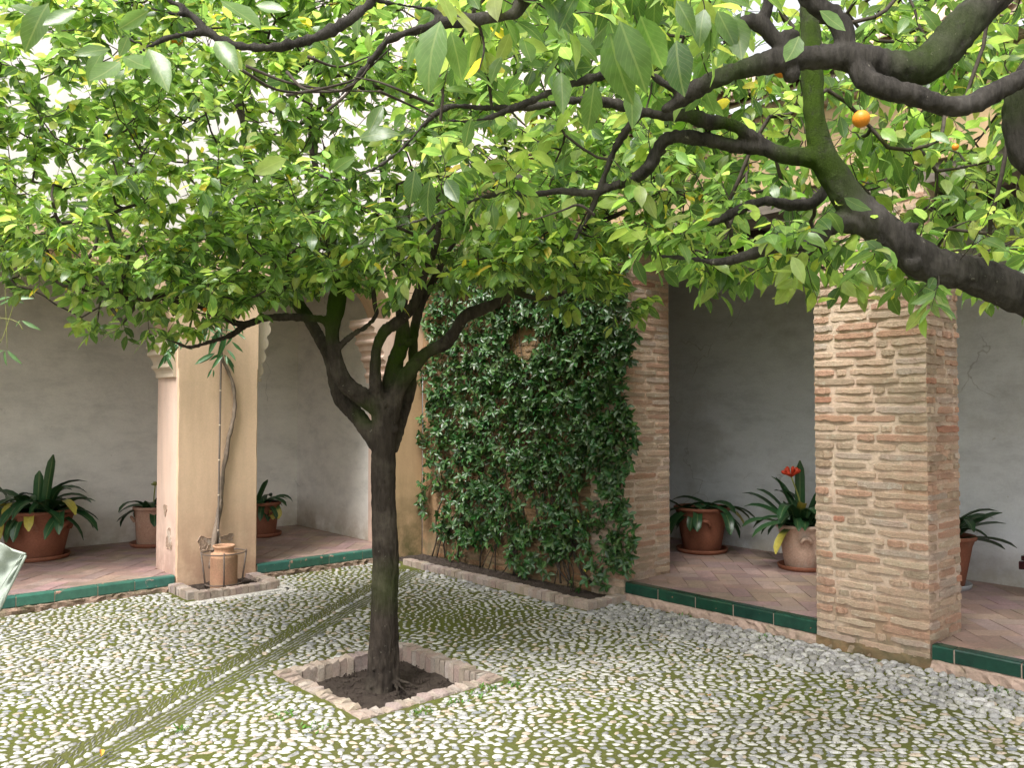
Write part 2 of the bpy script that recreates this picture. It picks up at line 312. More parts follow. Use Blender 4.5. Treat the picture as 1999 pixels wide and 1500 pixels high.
# ================================================================== SETTING: ground
YW, XW = 7.45, 5.30                  # courtyard faces of the two arcades
ZL, ZR = 0.130, 0.155                # loggia floor heights
PIT = (2.29, 3.25, 3.75, 4.75)       # tree pit outer rectangle (x0,x1,y0,y1)
def gz(x, y): return 0.004 * np.sin(x * 3.1 + y * 1.7) + 0.003 * np.sin(y * 7.3 - x * 4)
def ground_mesh():
    mb = MB(); x0, x1, y0, y1 = PIT; e = 0.06
    x0 += e; x1 -= e; y0 += e; y1 -= e
    def sheet(a, b, c, d, n):
        nx = max(1, int((b - a) / n)); ny = max(1, int((d - c) / n))
        xs = np.linspace(a, b, nx + 1); ys = np.linspace(c, d, ny + 1); X, Y = np.meshgrid(xs, ys, indexing='ij')
        Z = gz(X, Y)
        V = np.stack([X, Y, Z], -1).reshape(-1, 3); i = np.arange(nx)[:, None] * (ny + 1) + np.arange(ny)[None, :]
        mb.add(V, np.stack([i, i + ny + 1, i + ny + 2, i + 1], -1).reshape(-1, 4))
    A, B, C_, D = -14, XW + 0.05, -14, YW + 0.05
    sheet(A, -3, C_, D, .5); sheet(-3, x0, C_, D, .12); sheet(x1, B, C_, D, .12); sheet(x0, x1, C_, y0, .12); sheet(x0, x1, y1, D, .12)
    return mb.mesh("ground", M['moss'], True)
ground = setting("ground", ground_mesh())
far = MB(); far.box((-60, -60, -0.5), (60, 60, -0.28)); setting("terrain", far.mesh("terrain", M['soil']))
# ------------------------------------------------------------------ cobbles
def pebble(nv, k):
    """low dome of unit radius with irregular outline, flat-ish base; returns verts, faces"""
    r = np.random.default_rng(100 + k); n = 8; a = np.arange(n) * 2 * math.pi / n + r.normal(0, .16, n)
    out = 1 + r.normal(0, 0.15, n); V = []
    for rad, z in ((1.0, -0.25), (0.98, 0.30), (0.66, 0.82)):
        V.append(np.stack([np.cos(a) * out * rad, np.sin(a) * out * rad, np.full(n, z) + r.normal(0, .05, n)], -1))
    V = np.concatenate(V + [np.array([[r.normal(0, .1), r.normal(0, .1), 1.0]])]); F = []
    for q in range(2):
        for j in range(n): F.append((q * n + j, q * n + (j + 1) % n, (q + 1) * n + (j + 1) % n, (q + 1) * n + j))
    T = [(2 * n + j, 2 * n + (j + 1) % n, 3 * n) for j in range(n)]
    return V, np.array(F), np.array(T)
PEB = [pebble(8, k) for k in range(16)]
BA = atz(165, 1480)[:2]; BB = np.array([4.85, 6.95]); BD = (BB - BA) / np.linalg.norm(BB - BA); BN = np.array([-BD[1], BD[0]])
def keepout(x, y):
    if PIT[0] - .03 < x < PIT[1] + .03 and PIT[2] - .03 < y < PIT[3] + .03: return True
    if x > 4.80 and y > 4.56: return True
    if 2.58 < x < 3.40 and y > 6.85: return True
    return x > XW - .02 or y > YW - .02
def stone_col():
    t = random.random()
    if t < .55: b = random.uniform(.74, 1.12); c = (b, b * random.uniform(.98, 1.0), b * random.uniform(.95, 1.01))
    elif t < .86: b = random.uniform(.5, .8); c = (b, b * 1.0, b * 1.04)
    elif t < .96: b = random.uniform(.75, 1.0); c = (b, b * .84, b * .70)
    else: b = random.uniform(.45, .6); c = (b * .9, b * .95, b * 1.05)
    return c
stones = []
def add_stone(x, y, ang, a, b, h, c=None, z=0.0): stones.append((x, y, z + gz(x, y), ang, a, b, h, c or stone_col()))
th0 = math.atan2(RT[1], RT[0])
def gen_cobbles():
    v = -2.0
    while v < 9.5:                   # rows run across the view; v = distance, u = sideways
        u = -8.0
        while u < 6.5:
            near_kerb = False
            L = random.uniform(0.036, 0.076); uc = u + L / 2; u += L + random.uniform(0.001, 0.007)
            vv = v + 0.03 * mnoise.noise(Vector((uc * 1.3, v * 1.3, 3))) + random.uniform(-.010, .010)
            x = RT[0] * uc + FW[0] * vv; y = RT[1] * uc + FW[1] * vv
            if keepout(x, y) or vv < 2.2 and abs(uc) > 2.6: continue
            if x < -9: continue
            s = (np.array([x, y]) - BA) @ BN; t = (np.array([x, y]) - BA) @ BD
            if abs(s) < .150 and t > -2.5: continue
            dk = XW - x
            mossy = mnoise.noise(Vector((x * .9, y * .9, 7))) + 0.35 * (1 if (x > 3.6 and y > 4.6) else 0) + .10 * min(1, max(0, vv - 5))
            sc = 1.0 - max(0, mossy) * 0.45
            ang = th0 + mnoise.noise(Vector((x * 1.5, y * 1.5, 1))) * 0.7 + random.gauss(0, .55)
            if dk < .55 + .12 * mnoise.noise(Vector((y * 2, 0, 0))):
                g = random.uniform(.42, 1.0)
                add_stone(x, y, ang + random.gauss(0, .5), L * .56 * random.uniform(.75, 1.1), .0215 * random.uniform(.65, 1.25), random.uniform(.010, .022), (g, g * .99, g * random.uniform(.95, 1.05))); continue
            if random.random() < 0.025: continue
            b = random.uniform(.62, 1.05) * 0.0205
            add_stone(x, y, ang, L * .52 * sc * random.uniform(.8, 1.06), b * sc, random.uniform(.006, .011), z=-.0025)
            if random.random() < .3:        # small filler stones in the joints
                fx, fy = x + FW[0] * .02 + RT[0] * random.uniform(-.03, .03), y + FW[1] * .02 + RT[1] * random.uniform(-.03, .03)
                if not keepout(fx, fy) and mossy < .15: add_stone(fx, fy, random.uniform(0, 3), random.uniform(.008, .015), random.uniform(.006, .010), .009, z=-.001)
        v += random.uniform(.035, .042)
    # diagonal gutter: two bands of thin stones on edge beside a row of round white ones
    T = np.linalg.norm(BB - BA); t = -2.5
    while t < T - .15:
        p = BA + BD * t + BN * random.uniform(-.008, .008)
        if not keepout(*p): add_stone(p[0], p[1], math.atan2(BD[1], BD[0]) + random.gauss(0, .3), random.uniform(.022, .034), random.uniform(.016, .022), .014)
        t += random.uniform(.055, .075)
    for side in (-1, 1):
        for k in range(4):
            t = -2.5
            while t < T - .15:
                q = BA + BD * t + BN * side * (.045 + k * .030 + random.uniform(-.005, .005))
                if not keepout(*q):
                    g = random.uniform(.35, .65)
                    if random.random() < .25: t += .02; continue
                    add_stone(q[0], q[1], math.atan2(BD[1], BD[0]) + side * random.uniform(.1, .45), random.uniform(.018, .030), random.uniform(.0035, .0065), .006, (g, g, g * .98), -.001)
                t += random.uniform(.034, .05)
    mort = MB(); mort.box((2.58, 6.83, -.01), (3.45, 6.90, .012)); mort.box((3.42, 6.83, -.01), (3.48, 7.44, .012)); obj("mortar_strip", mort.mesh("mortar_strip", M['limeband']), ground)
    # lime-washed ring of pebbles round the pillar planter
    for q in range(150):
        s = random.random()
        if s < .6: x, y = random.uniform(2.55, 3.5), random.uniform(6.78, 6.86)
        else: x, y = random.uniform(3.36, 3.5), random.uniform(6.8, 7.4)
        add_stone(x, y, random.uniform(0, 3), .02, .015, .014, (1.15, 1.12, 1.08))
gen_cobbles()
def stone_build():
    sz = []
    for i, s in enumerate(stones):
        px, py, d = proj((s[0], s[1], 0)); vis = 0 < px < 1999 and py < 1500 and d > .5
        sz.append(s[4] * s[5] / d ** 3 if vis else 0)
    order = np.argsort(-np.array(sz)); big = set(order[:300].tolist())
    Vs, Qs, Ts, Cs = [], [], [], []; n = 0
    variants = []
    for k in range(16):
        for _ in range(2):
            V, Fq, Ft = PEB[k]; variants.append(mesh_np("stone", V, [Fq, Ft], M['stone'], col=stone_col()))
    for i, s in enumerate(stones):
        x, y, z, a, ra, rb, h, c = s; ca, sa = math.cos(a), math.sin(a)
        if i in big:
            o = obj("stone", random.choice(variants), ground)
            o.matrix_basis = Matrix.Translation((x, y, z)) @ Matrix.Rotation(a, 4, 'Z') @ Matrix.Diagonal((ra, rb, h, 1)); continue
        V, Fq, Ft = PEB[i % 16]; W = V * (ra, rb, h)
        Vs.append(np.stack([W[:, 0] * ca - W[:, 1] * sa + x, W[:, 0] * sa + W[:, 1] * ca + y, W[:, 2] + z], -1)); Qs.append(Fq + n); Ts.append(Ft + n)
        Cs.append(np.tile(c, (len(V), 1))); n += len(V)
    obj("cobbles", mesh_np("cobbles", np.concatenate(Vs), [np.concatenate(Qs), np.concatenate(Ts)], M['stone'], col=np.concatenate(Cs)), ground, "stuff", "field of small white river pebbles set in moss")
stone_build()
# small weeds between the cobbles by the tree pit and along the right kerb
def weeds():
    mb = MB()
    spots = [(790, 1258), (560, 1400), (610, 1425), (890, 1375), (930, 1360), (955, 1345), (820, 1395), (1500, 1250), (1460, 1225), (1350, 1205), (1950, 1350), (350, 1430), (1000, 1340)]
    for sx, sy in spots:
        c = atz(sx, sy)
        for _ in range(45):
            p = c + np.array([random.gauss(0, .035), random.gauss(0, .035), .004]); a = random.uniform(0, 6.3); l = random.uniform(.008, .022); w = l * .3
            d = np.array([math.cos(a), math.sin(a), random.uniform(.3, 1.3)]); s = np.array([-math.sin(a), math.cos(a), 0])
            mb.add([p, p + d * l * .5 + s * w, p + d * l, p + d * l * .5 - s * w], np.array([[0, 1, 2, 3]]), (.07, random.uniform(.13, .2), .02))
    return mb.mesh("weeds", M['ivy'], True)
w_ = obj("weeds", weeds(), None, "stuff", "small green weeds growing between the cobbles")

# ================================================================== eroded bricks
def erode_brick(k, flat=0.0):
    """unit brick: length x in [-.5,.5], depth y in [-1,0] with the face at y=0 bulging out, height z in [-.5,.5]"""
    r = np.random.default_rng(500 + k); nx = 7; xs = np.linspace(-.5, .5, nx + 1); xs[1:-1] += r.normal(0, .02, nx - 1); V = []
    top = .5 - np.abs(r.normal(0, .06, nx + 1)) * (1 - flat); bot = -.5 + np.abs(r.normal(0, .10, nx + 1)) * (1 - flat)
    top[[0, -1]] -= .12 * (1 - flat); bot[[0, -1]] += .12 * (1 - flat)
    for i, x in enumerate(xs):
        e = .5 if i in (0, nx) else 1.0
        dp = r.uniform(.55, 1.15) * e
        V += [(x, -1, bot[i]), (x * (1.0), -.1, bot[i]), (x * .992, dp * .95, bot[i] * .90), (x * .985, dp * .82, top[i] * .70), (x, -.1, top[i]), (x, -1, top[i])]
    V = np.array(V); F = []
    for i in range(nx):
        for j in range(5): a = i * 6 + j; F.append((a, a + 6, a + 7, a + 1))
    for i in (0, nx):
        b = i * 6; q = [(b, b + 1, b + 4, b + 5), (b + 1, b + 2, b + 3, b + 4)]
        F += q if i == 0 else [t[::-1] for t in q]
    F = [f[::-1] for f in F]
    return V, np.array(F)
EB = [erode_brick(k) for k in range(14)]
BC = [(1.0, 1.0, 1.0), (1.08, 1.02, .92), (.86, .82, .72), (1.18, 1.15, 1.05), (.92, .72, .60), (1.0, .88, .78), (.86, .84, .76), (1.0, .80, .70), (1.12, 1.05, .95), (.90, .74, .66)]
BRV = [mesh_np("brick", EB[k % 14][0], EB[k % 14][1], M['brick'], col=random.choice(BC), smooth=False) for k in range(36)]
RED = [mesh_np("brick", EB[k][0], EB[k][1], M['brick'], col=(.92, .60, .50), smooth=False) for k in range(3)]
def frame_m(p, ux, uy, sx, sy, sz):
    uz = Vector((0, 0, 1)); ux = Vector(ux); uy = Vector(uy)
    m = Matrix(((ux.x * sx, uy.x * sy, uz.x * sz, p[0]), (ux.y * sx, uy.y * sy, uz.y * sz, p[1]), (ux.z * sx, uy.z * sy, uz.z * sz, p[2]), (0, 0, 0, 1)))
    return m
def brick_face(origin, ux, nrm, width, z0, z1, parent, seed, dep=.015, stuff=None, top_fade=None, skip=None, jit=1.0, hgt=.047, pitch=.0600):
    """lay courses of bricks on a face. origin = left bottom corner (x,y); ux along, nrm outwards"""
    r = random.Random(seed); z = z0 + .03; row = 0; jit = 1.0
    while z < z1 - .02:
        u = 0.0; first = True
        wav = .003 * math.sin(row * 1.7 + seed)
        while u < width - .03:
            L = r.choice([.14, .29]) if first else (r.uniform(.25, .31) if r.random() < .80 else r.uniform(.08, .17))
            if first and row % 2: L = .14 + r.uniform(-.02, .02)
            L = min(L, width - u); first = False
            if width - u - L < .06: L = width - u
            gap = r.uniform(.008, .026) if r.random() < .93 else r.uniform(.03, .055)
            lb = L if u + L >= width - .001 else max(.03, L - gap)
            uc = u + lb / 2
            if not (skip and skip(uc, z)):
                p = (origin[0] + ux[0] * uc, origin[1] + ux[1] * uc, z + wav * (uc / width - .5) + r.uniform(-.003, .003))
                hh = hgt * r.uniform(.85, 1.10); dd = dep * r.uniform(.6, 1.3)
                rotm = frame_m(p, (ux[0], ux[1], r.uniform(-.006, .006) * jit), (nrm[0], nrm[1], 0), lb, dd, hh)
                if stuff is None:
                    me = r.choice(RED) if (r.random() < .02) else r.choice(BRV)
                    o = obj("brick", me, parent); place(o, rotm)
                else:
                    V, F = EB[r.randrange(14)]; V4 = np.c_[V, np.ones(len(V))] @ np.array(rotm).T; stuff.add(V4[:, :3], F, r.choice(BC))
            u += L
        z += pitch * r.uniform(.985, 1.015); row += 1
def core(lo, hi, mat, nm, amp=.004, step=.06):
    """mortar core: a box with finely wavy faces"""
    mb = MB(); lo = np.array(lo, float); hi = np.array(hi, float)
    for ax in (0, 1):
        for sgn in (0, 1):
            o = 1 - ax; nu = max(2, int((hi[o] - lo[o]) / step)); nz = max(2, int((hi[2] - lo[2]) / step))
            U, Z = np.meshgrid(np.linspace(lo[o], hi[o], nu + 1), np.linspace(lo[2], hi[2], nz + 1), indexing='ij')
            V = np.zeros((nu + 1, nz + 1, 3)); V[..., o] = U; V[..., 2] = Z; V[..., ax] = hi[ax] if sgn else lo[ax]
            w = amp * rng.normal(size=U.shape); w[0] = w[-1] = 0; w[:, 0] = w[:, -1] = 0
            V[..., ax] += w; i = np.arange(nu)[:, None] * (nz + 1) + np.arange(nz)[None, :]
            F = np.stack([i, i + nz + 1, i + nz + 2, i + 1], -1).reshape(-1, 4)
            if (ax == 0) != (sgn == 1): F = F[:, ::-1]
            mb.add(V.reshape(-1, 3), F)
    x0, y0, z0 = lo; x1, y1, z1 = hi
    mb.add([(x0, y0, z1), (x1, y0, z1), (x1, y1, z1), (x0, y1, z1)], np.array([[0, 1, 2, 3]]))
    return mb.mesh(nm, mat, True)
# ------------------------------------------------------------------ near brick pillar
P0, P1 = 2.17, 2.90
pil = thing("brick_pillar", "free standing brick pillar between the two openings of the right-hand arcade", "pillar", (XW + .24, (P0 + P1) / 2, 0))
obj("mortar_core", off(core((XW, P0, -.02), (XW + .48, P1, 2.98), M['mortar'], "mortar_core"), pil.location), pil)
brick_face((XW, P1), (0, -1), (-1, 0), P1 - P0, .055, 2.95, pil, 11)
brick_face((XW, P0), (1, 0), (0, -1), .48, .17, 2.95, pil, 12)
sb = MB(); brick_face((XW + .48, P1), (-1, 0), (0, 1), .48, .17, 2.95, None, 13, stuff=sb)
obj("brickwork", off(sb.mesh("brickwork", M['brick']), pil.location), pil, "stuff")
# crumbly plinth of the pillar
def lump(x0, x1, y0, y1, z1, mat, name, parent, amp=.012, n=.04, face='x'):
    mb = MB(); L = (y1 - y0) if face == 'x' else (x1 - x0); nu = int(L / n); prof = [(0, -.02), (0.004, z1 * .5), (.012, z1 * .85), (.03, z1), (.2, z1 + .001)]
    V = np.zeros((nu + 1, len(prof), 3))
    for i in range(nu + 1):
        for j, (dpt, z) in enumerate(prof):
            q = dpt + (random.gauss(0, amp) * (j < 4)); 
            if face == 'x': V[i, j] = (x0 + q, y0 + L * i / nu, z + random.gauss(0, amp * .3) * (0 < j < 4))
            else: V[i, j] = (x0 + L * i / nu, y0 + q, z + random.gauss(0, amp * .3) * (0 < j < 4))
    i = np.arange(nu)[:, None] * len(prof) + np.arange(len(prof) - 1)[None, :]
    F = np.stack([i, i + 1, i + len(prof) + 1, i + len(prof)], -1).reshape(-1, 4)
    if face == 'y': F = F[:, ::-1]
    mb.add(V.reshape(-1, 3), F); me = mb.mesh(name, mat, False)
    return me
me = core((XW - .010, P0 - .008, -.02), (XW + .3, P1 + .004, .075), M['mortar2'], "plinth", .009, .025); obj("plinth", off(me, pil.location), pil)
# ------------------------------------------------------------------ creeper wall with its brick end
W0 = 4.60
wal = thing("brick_wall", "long brick wall covered by the dark green climber, brick end facing the opening", "wall", (XW + .3, 6.0, 0))
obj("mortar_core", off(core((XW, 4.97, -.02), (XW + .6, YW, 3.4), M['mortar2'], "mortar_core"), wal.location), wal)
obj("mortar_core", off(core((XW, W0, -.02), (XW + .6, 4.968, 2.983), M['mortar'], "mortar_core"), wal.location), wal)
brick_face((XW, W0), (1, 0), (0, -1), .60, .17, 2.98, wal, 21, dep=.012, pitch=.063)
s2 = MB()
brick_face((XW, 4.98), (0, -1), (-1, 0), .38, .10, 2.98, wal, 22, dep=.012, pitch=.063)
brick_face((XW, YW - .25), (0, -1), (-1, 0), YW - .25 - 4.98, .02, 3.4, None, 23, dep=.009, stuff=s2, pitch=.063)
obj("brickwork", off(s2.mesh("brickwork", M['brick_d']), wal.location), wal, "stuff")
# ================================================================== loggia floors
def clip_poly(P, x0, x1, y0, y1):
    for ax, lim, s in ((0, x0, 1), (0, x1, -1), (1, y0, 1), (1, y1, -1)):
        out = []
        for i in range(len(P)):
            a, b = P[i], P[(i + 1) % len(P)]; da, db = s * (a[ax] - lim), s * (b[ax] - lim)
            if da >= 0: out.append(a)
            if (da >= 0) != (db >= 0): t = da / (da - db); out.append((a[0] + (b[0] - a[0]) * t, a[1] + (b[1] - a[1]) * t))
        P = out
        if len(P) < 3: return None
    return P
def floor_tiles(parent, x0, x1, y0, y1, z, ang, seed, s=.145, vis=None, blocks=()):
    r = random.Random(seed); ca, sa = math.cos(ang), math.sin(ang); cx, cyy = (x0 + x1) / 2, (y0 + y1) / 2; rest = MB(); cnt = 0
    K = int(max(x1 - x0, y1 - y0) / s) + 4; todo = []
    for m in range(-K, K):
        for n in range(-K, K):
            px, py = m + 2 * n, m - 2 * n
            for (a, b, w, h) in ((0, 0, 2, 1), (2, -1, 1, 2)):
                g = .018
                q = [(px + a + g, py + b + g), (px + a + w - g, py + b + g), (px + a + w - g, py + b + h - g), (px + a + g, py + b + h - g)]
                q = [((u * ca - v * sa) * s + cx, (u * sa + v * ca) * s + cyy) for u, v in q]
                q = clip_poly(q, x0, x1, y0, y1)
                if q is None: continue
                c = np.mean(q, axis=0)
                if any(bx0 < c[0] < bx1 and by0 < c[1] < by1 for bx0, bx1, by0, by1 in blocks): continue
                qx, qy, d = proj((c[0], c[1], z)); todo.append((d if (-60 < qx < 2060 and d > 0) else 99, q))
    todo.sort(key=lambda t: t[0])
    for d, q in todo:
        n = len(q); dz = r.uniform(-.0015, .0015); b = r.uniform(.80, 1.10); col = (b, b * r.uniform(.9, 1.05), b * r.uniform(.88, 1.08))
        V = [(x, y, z + dz) for x, y in q] + [(x, y, z - .02) for x, y in q]
        FL = [np.array([list(range(n))]), np.array([(i, i + n, (i + 1) % n + n, (i + 1) % n) for i in range(n)])]
        if d < 90 and cnt < 300: obj("tile", mesh_np("tile", V, FL, M['floor'], col=col, smooth=False), parent); cnt += 1
        else: rest.add(V, FL, col)
    if rest.n: obj("tiles", rest.mesh("tiles", M['floor']), parent, "stuff")
def slab(name, lo, hi):
    mb = MB(); mb.box(lo, hi); return setting(name, mb.mesh(name, M['joint']))
fl = slab("left_arcade_floor", (-6, YW + .06, -.02), (4.98, 9.70, ZL - .006))
fr = slab("right_arcade_floor", (XW + .08, -3, -.02), (7.55, 7.4, ZR - .006))
floor_tiles(fl, -1.5, 4.93, YW + .075, 9.66, ZL, R(45), 31, blocks=((2.7, 3.4, 7.4, 7.9),))
floor_tiles(fr, XW + .085, 7.53, .2, 6.6, ZR, R(45), 32, blocks=((5.2, 5.76, 2.2, 2.87), (5.2, 5.88, 4.66, 7.5)))
# green glazed kerb tiles
def kerb(parent, a, b, z, mat, axis, lens, seed, hgt=.090):
    """a->b along the courtyard edge; a row of tiles with rounded noses"""
    r = random.Random(seed); a = np.array(a); b = np.array(b); L = np.linalg.norm(b - a); d = (b - a) / L; t = 0.0; i = 0
    inn = np.array([1, 0]) if axis == 'x' else np.array([0, 1])
    while t < L - .01:
        l = min(lens[i % len(lens)], L - t); i += 1
        if L - t - l < .05: l = L - t
        prof = [(0.004, z - hgt), (0.0, z - hgt + .006), (0.0, z - .012), (.004, z - .003), (.012, z), (.075, z), (.075, z - .03)]
        V = []; g = .004; o_ = r.uniform(-.002, .002); nn = 3
        for k in range(nn):
            s = t + g + (l - 2 * g) * k / (nn - 1); c = a + d * s
            for q, zz in prof: V.append((*(c + inn * (q + o_)), zz + r.uniform(-.001, .001)))
        m = len(prof); ii = np.arange(nn - 1)[:, None] * m + np.arange(m - 1)[None, :]
        F = np.stack([ii, ii + 1, ii + m + 1, ii + m], -1).reshape(-1, 4); caps = np.array([list(range(m)), list(range((nn - 1) * m, nn * m))[::-1]])
        bb = r.uniform(.8, 1.2); col = (bb * r.uniform(.85, 1.2), bb, bb * r.uniform(.9, 1.1))
        obj("kerb_tile", mesh_np("kerb_tile", V, [F, caps], mat, col=col, smooth=False), parent); t += l
kerb(fl, (-1.2, YW), (2.675, YW), ZL + .003, M['green_l'], 'y', [.30, .27, .32, .29], 41, .085)
kerb(fl, (3.425, YW), (4.985, YW), ZL + .003, M['green_l'], 'y', [.33, .42, .38, .30], 42, .085)
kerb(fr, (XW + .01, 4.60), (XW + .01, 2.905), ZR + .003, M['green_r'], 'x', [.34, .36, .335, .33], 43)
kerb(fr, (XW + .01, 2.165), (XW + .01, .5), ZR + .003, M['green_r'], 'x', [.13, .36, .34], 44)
M['flake'] = surf("exposed_render", (0.46, 0.33, 0.25), (0.36, 0.25, 0.18), 14, 0.93, 50, 1.0, 0.02, False, (0.55, 0.45, 0.37), 9, (0.5, 0.62))[0]
M['pinkbase'] = surf("pinkish_mortar_step", (0.46, 0.33, 0.27), (0.40, 0.29, 0.23), 9, 0.93, 45, 1.0, 0.01, False, (0.2, 0.17, 0.11), 5, (0.55, 0.7))[0]
for nm_, lo_, hi_, pa_ in (("kerb_grout", (XW + .0135, 2.906, ZR - .085), (XW + .070, 4.60, ZR - .006), fr), ("kerb_grout", (XW + .0135, .5, ZR - .085), (XW + .070, 2.164, ZR - .006), fr), ("kerb_grout", (-1.2, YW + .0035, ZL - .08), (2.674, YW + .065, ZL - .006), fl), ("kerb_grout", (3.426, YW + .0035, ZL - .08), (4.984, YW + .065, ZL - .006), fl)):
    mb = MB(); mb.box(lo_, hi_); obj(nm_, mb.mesh(nm_, M['pinkbase']), pa_)
obj("kerb_base", lump(-1.2, 2.675, YW - .02, 0, ZL - .082, M['rubble'], "kerb_base", None, .012, .04, 'y'), fl)
obj("kerb_base", lump(3.425, 4.99, YW - .02, 0, ZL - .082, M['rubble'], "kerb_base", None, .012, .04, 'y'), fl)
obj("kerb_base", lump(XW - .012, 0, 2.905, 4.60, ZR - .086, M['pinkbase'], "kerb_base", None, .006, .04), fr)
obj("kerb_base", lump(XW - .012, 0, .5, 2.165, ZR - .086, M['pinkbase'], "kerb_base", None, .006, .04), fr)

# ================================================================== left arcade building
lb = thing("plastered_arcade", "peach plastered arcade with grey walls behind, along the left of the courtyard", "building", (2.0, YW, 0))
def lbo(name, me, **k): return obj(name, off(me, lb.location), lb, **k)
TH = .50; SPR = 1.95
A2c, A2r = (3.42 + 4.93) / 2, (4.93 - 3.42) / 2
def zb(x):
    if x <= 2.68: 
        t = (x - .55) / 2.13
        return SPR + .28 + .80 * math.sqrt(max(0, 1 - t * t)) if abs(t) < 1 else SPR
    if 3.42 <= x <= 4.93: return 2.45 + .60 * math.sqrt(max(0, 1 - ((x - A2c) / A2r) ** 2))
    return SPR
def facade():
    mb = MB(); ZT = 6.2
    xs = sorted(set(list(np.linspace(-1.58, 2.68, 40)) + [2.6799, 3.42] + list(A2c - A2r * np.cos(np.linspace(0, math.pi, 33))) + [5.9]))
    xs = [x for x in xs]; segs = [(-6, -1.58)] + list(zip(xs[:-1], xs[1:]))
    for a, b in segs:
        za, zc = (SPR, SPR) if a < -1.58 or a >= 4.93 or (a >= 2.68 and b <= 3.421) else (zb(a), zb(b))
        y0, y1 = YW, YW + TH
        mb.add([(a, y0, za), (b, y0, zc), (b, y0, 3.10), (a, y0, 3.10)], np.array([[0, 1, 2, 3]]), mi=0)
        mb.add([(a, y0, za), (b, y0, zc), (b, y1, zc), (a, y1, za)], np.array([[3, 2, 1, 0]]), mi=1)
        mb.add([(a, y1, za), (b, y1, zc), (b, y1, 3.10), (a, y1, 3.10)], np.array([[3, 2, 1, 0]]), mi=1)
    return mb.mesh("wall", [M['peach'], M['peach']])
lbo("wall", facade())
mb = MB(); mb.box((-6, YW + .003, 3.103), (XW + 4.5, YW + TH, 7.2)); lbo("upper_wall", mb.mesh("upper_wall", M['upper']), label="pale rose upper wall above the arches")
def pier(x0, x1, name, front, jamb, z1=SPR):
    mb = MB(); y0, y1 = YW, YW + TH; z0 = -.02; n = 26
    # chipped arris: columns of quads with a bevelled, uneven edge
    zs = np.linspace(z0, z1, n + 1); L, Lb = [], []
    for z in zs:
        c1, c2 = .010 + abs(random.gauss(0, .004)), .008 + abs(random.gauss(0, .003))
        L.append([(x0, y1, z), (x0, y0 + c1, z), (x0 + c1, y0, z), (x1 - c2, y0, z), (x1, y0 + c2, z), (x1, y1, z)])
    V = np.array(L).reshape(-1, 3)
    for j, mi in zip(range(5), (1, 0, 0, 0, 1)):
        i = np.arange(n) * 6 + j; mb.add(V, np.stack([i, i + 1, i + 7, i + 6], -1), mi=mi)
    return mb.mesh(name, [front, jamb], False)
lbo("pier", pier(2.68, 3.42, "pier", M['peach'], M['pink']), label="wide peach pier with flaking plaster near the ground")
lbo("corner_pier", pier(4.93, XW - .002, "corner_pier", M['corner'], M['pink']), label="narrow corner pier with mossy stains")
for xa, xb in ((-2.4, -1.58),): lbo("pier", pier(xa, xb, "pier", M['peach'], M['pink']))
# flaked plaster patches on the wide pier: shallow exposed rubble with raised broken rim
def flake(cx, cz, w, h, seed, nm="bare_patch", face='y', X=None):
    r = random.Random(seed); n = 22; pts = []
    for i in range(n):
        a = i * 2 * math.pi / n; k = 1 + .28 * math.sin(a * 3 + seed) + r.uniform(-.13, .13); pts.append((math.cos(a) * w * k, math.sin(a) * h * k))
    V = []; 
    for s, dy in ((1.08, 0.0005), (1.03, -.006), (.94, -.0015), (.5, -.003), (0.05, -.002)):
        for (a, b) in pts: V.append((cx + a * s, YW + dy - .0005, cz + b * s) if face == 'y' else (X + dy - .0005, cx + a * s, cz + b * s))
    F = [(q * n + i, q * n + (i + 1) % n, (q + 1) * n + (i + 1) % n, (q + 1) * n + i) for q in range(4) for i in range(n)]
    mb = MB(); mb.add(V, np.array(F)); return mb.mesh(nm, M['flake'])
for px, py, w, h, sd_ in ((400, 1060, .065, .055, 1), (425, 1055, .03, .06, 4), (445, 1050, .05, .03, 5), (482, 1140, .03, .04, 8)):
    p = atY(px, py, YW); lbo("bare_patch", flake(p[0], p[2], w, h, sd_))
lbo("bare_patch", flake(7.62, .42, .06, .09, 3, face='x', X=2.68)); lbo("bare_patch", flake(7.72, .68, .035, .05, 6, face='x', X=2.68))
# imposts (moulded capitals) and the scalloped arch edge
def impost(x, sgn, prof, y0=YW + .035, y1=YW + TH - .02):
    """prof: list of (z, projection) ; extruded along the jamb, returned on the front"""
    mb = MB(); V = []; m = len(prof)
    for (yy, k) in ((y1, 1.0), (y0, 1.0)):
        for z, p in prof: V.append((x + sgn * (p if k else 0), yy, z))
    for z, p in prof: V.append((x - sgn * .02, y0, z))
    V = np.array(V); i = np.arange(m - 1); F = np.stack([i, i + 1, i + m + 1, i + m], -1); G = np.stack([i + m, i + m + 1, i + 2 * m + 1, i + 2 * m], -1)
    V = np.concatenate([V, [(x - sgn * .02, y1, z) for z, p in prof]]); H = np.stack([i, i + 1, i + 3 * m + 1, i + 3 * m], -1)
    FL = np.concatenate([F, G, H[:, ::-1]]); mb.add(V, FL if sgn < 0 else FL[:, ::-1])
    mb.add([V[0], V[m], V[2 * m], V[3 * m]], np.array([[0, 1, 2, 3]])); return mb
cap = [(1.862, .012), (1.866, .028), (1.90, .030), (1.925, .040), (1.945, .058), (1.952, .066), (1.975, .068), (1.978, .055), (1.985, .052), (2.01, .058), (2.045, .078), (2.06, .098), (2.065, .108), (2.095, .110), (2.10, .094), (2.12, .090), (2.125, .115), (2.15, .118), (2.155, .10), (2.25, .10)]
lbo("capital", impost(2.68, -1, cap).mesh("capital", M['cream']), label="moulded stucco capital on the left edge of the wide pier")
stp = []; z = 1.86; p = .0
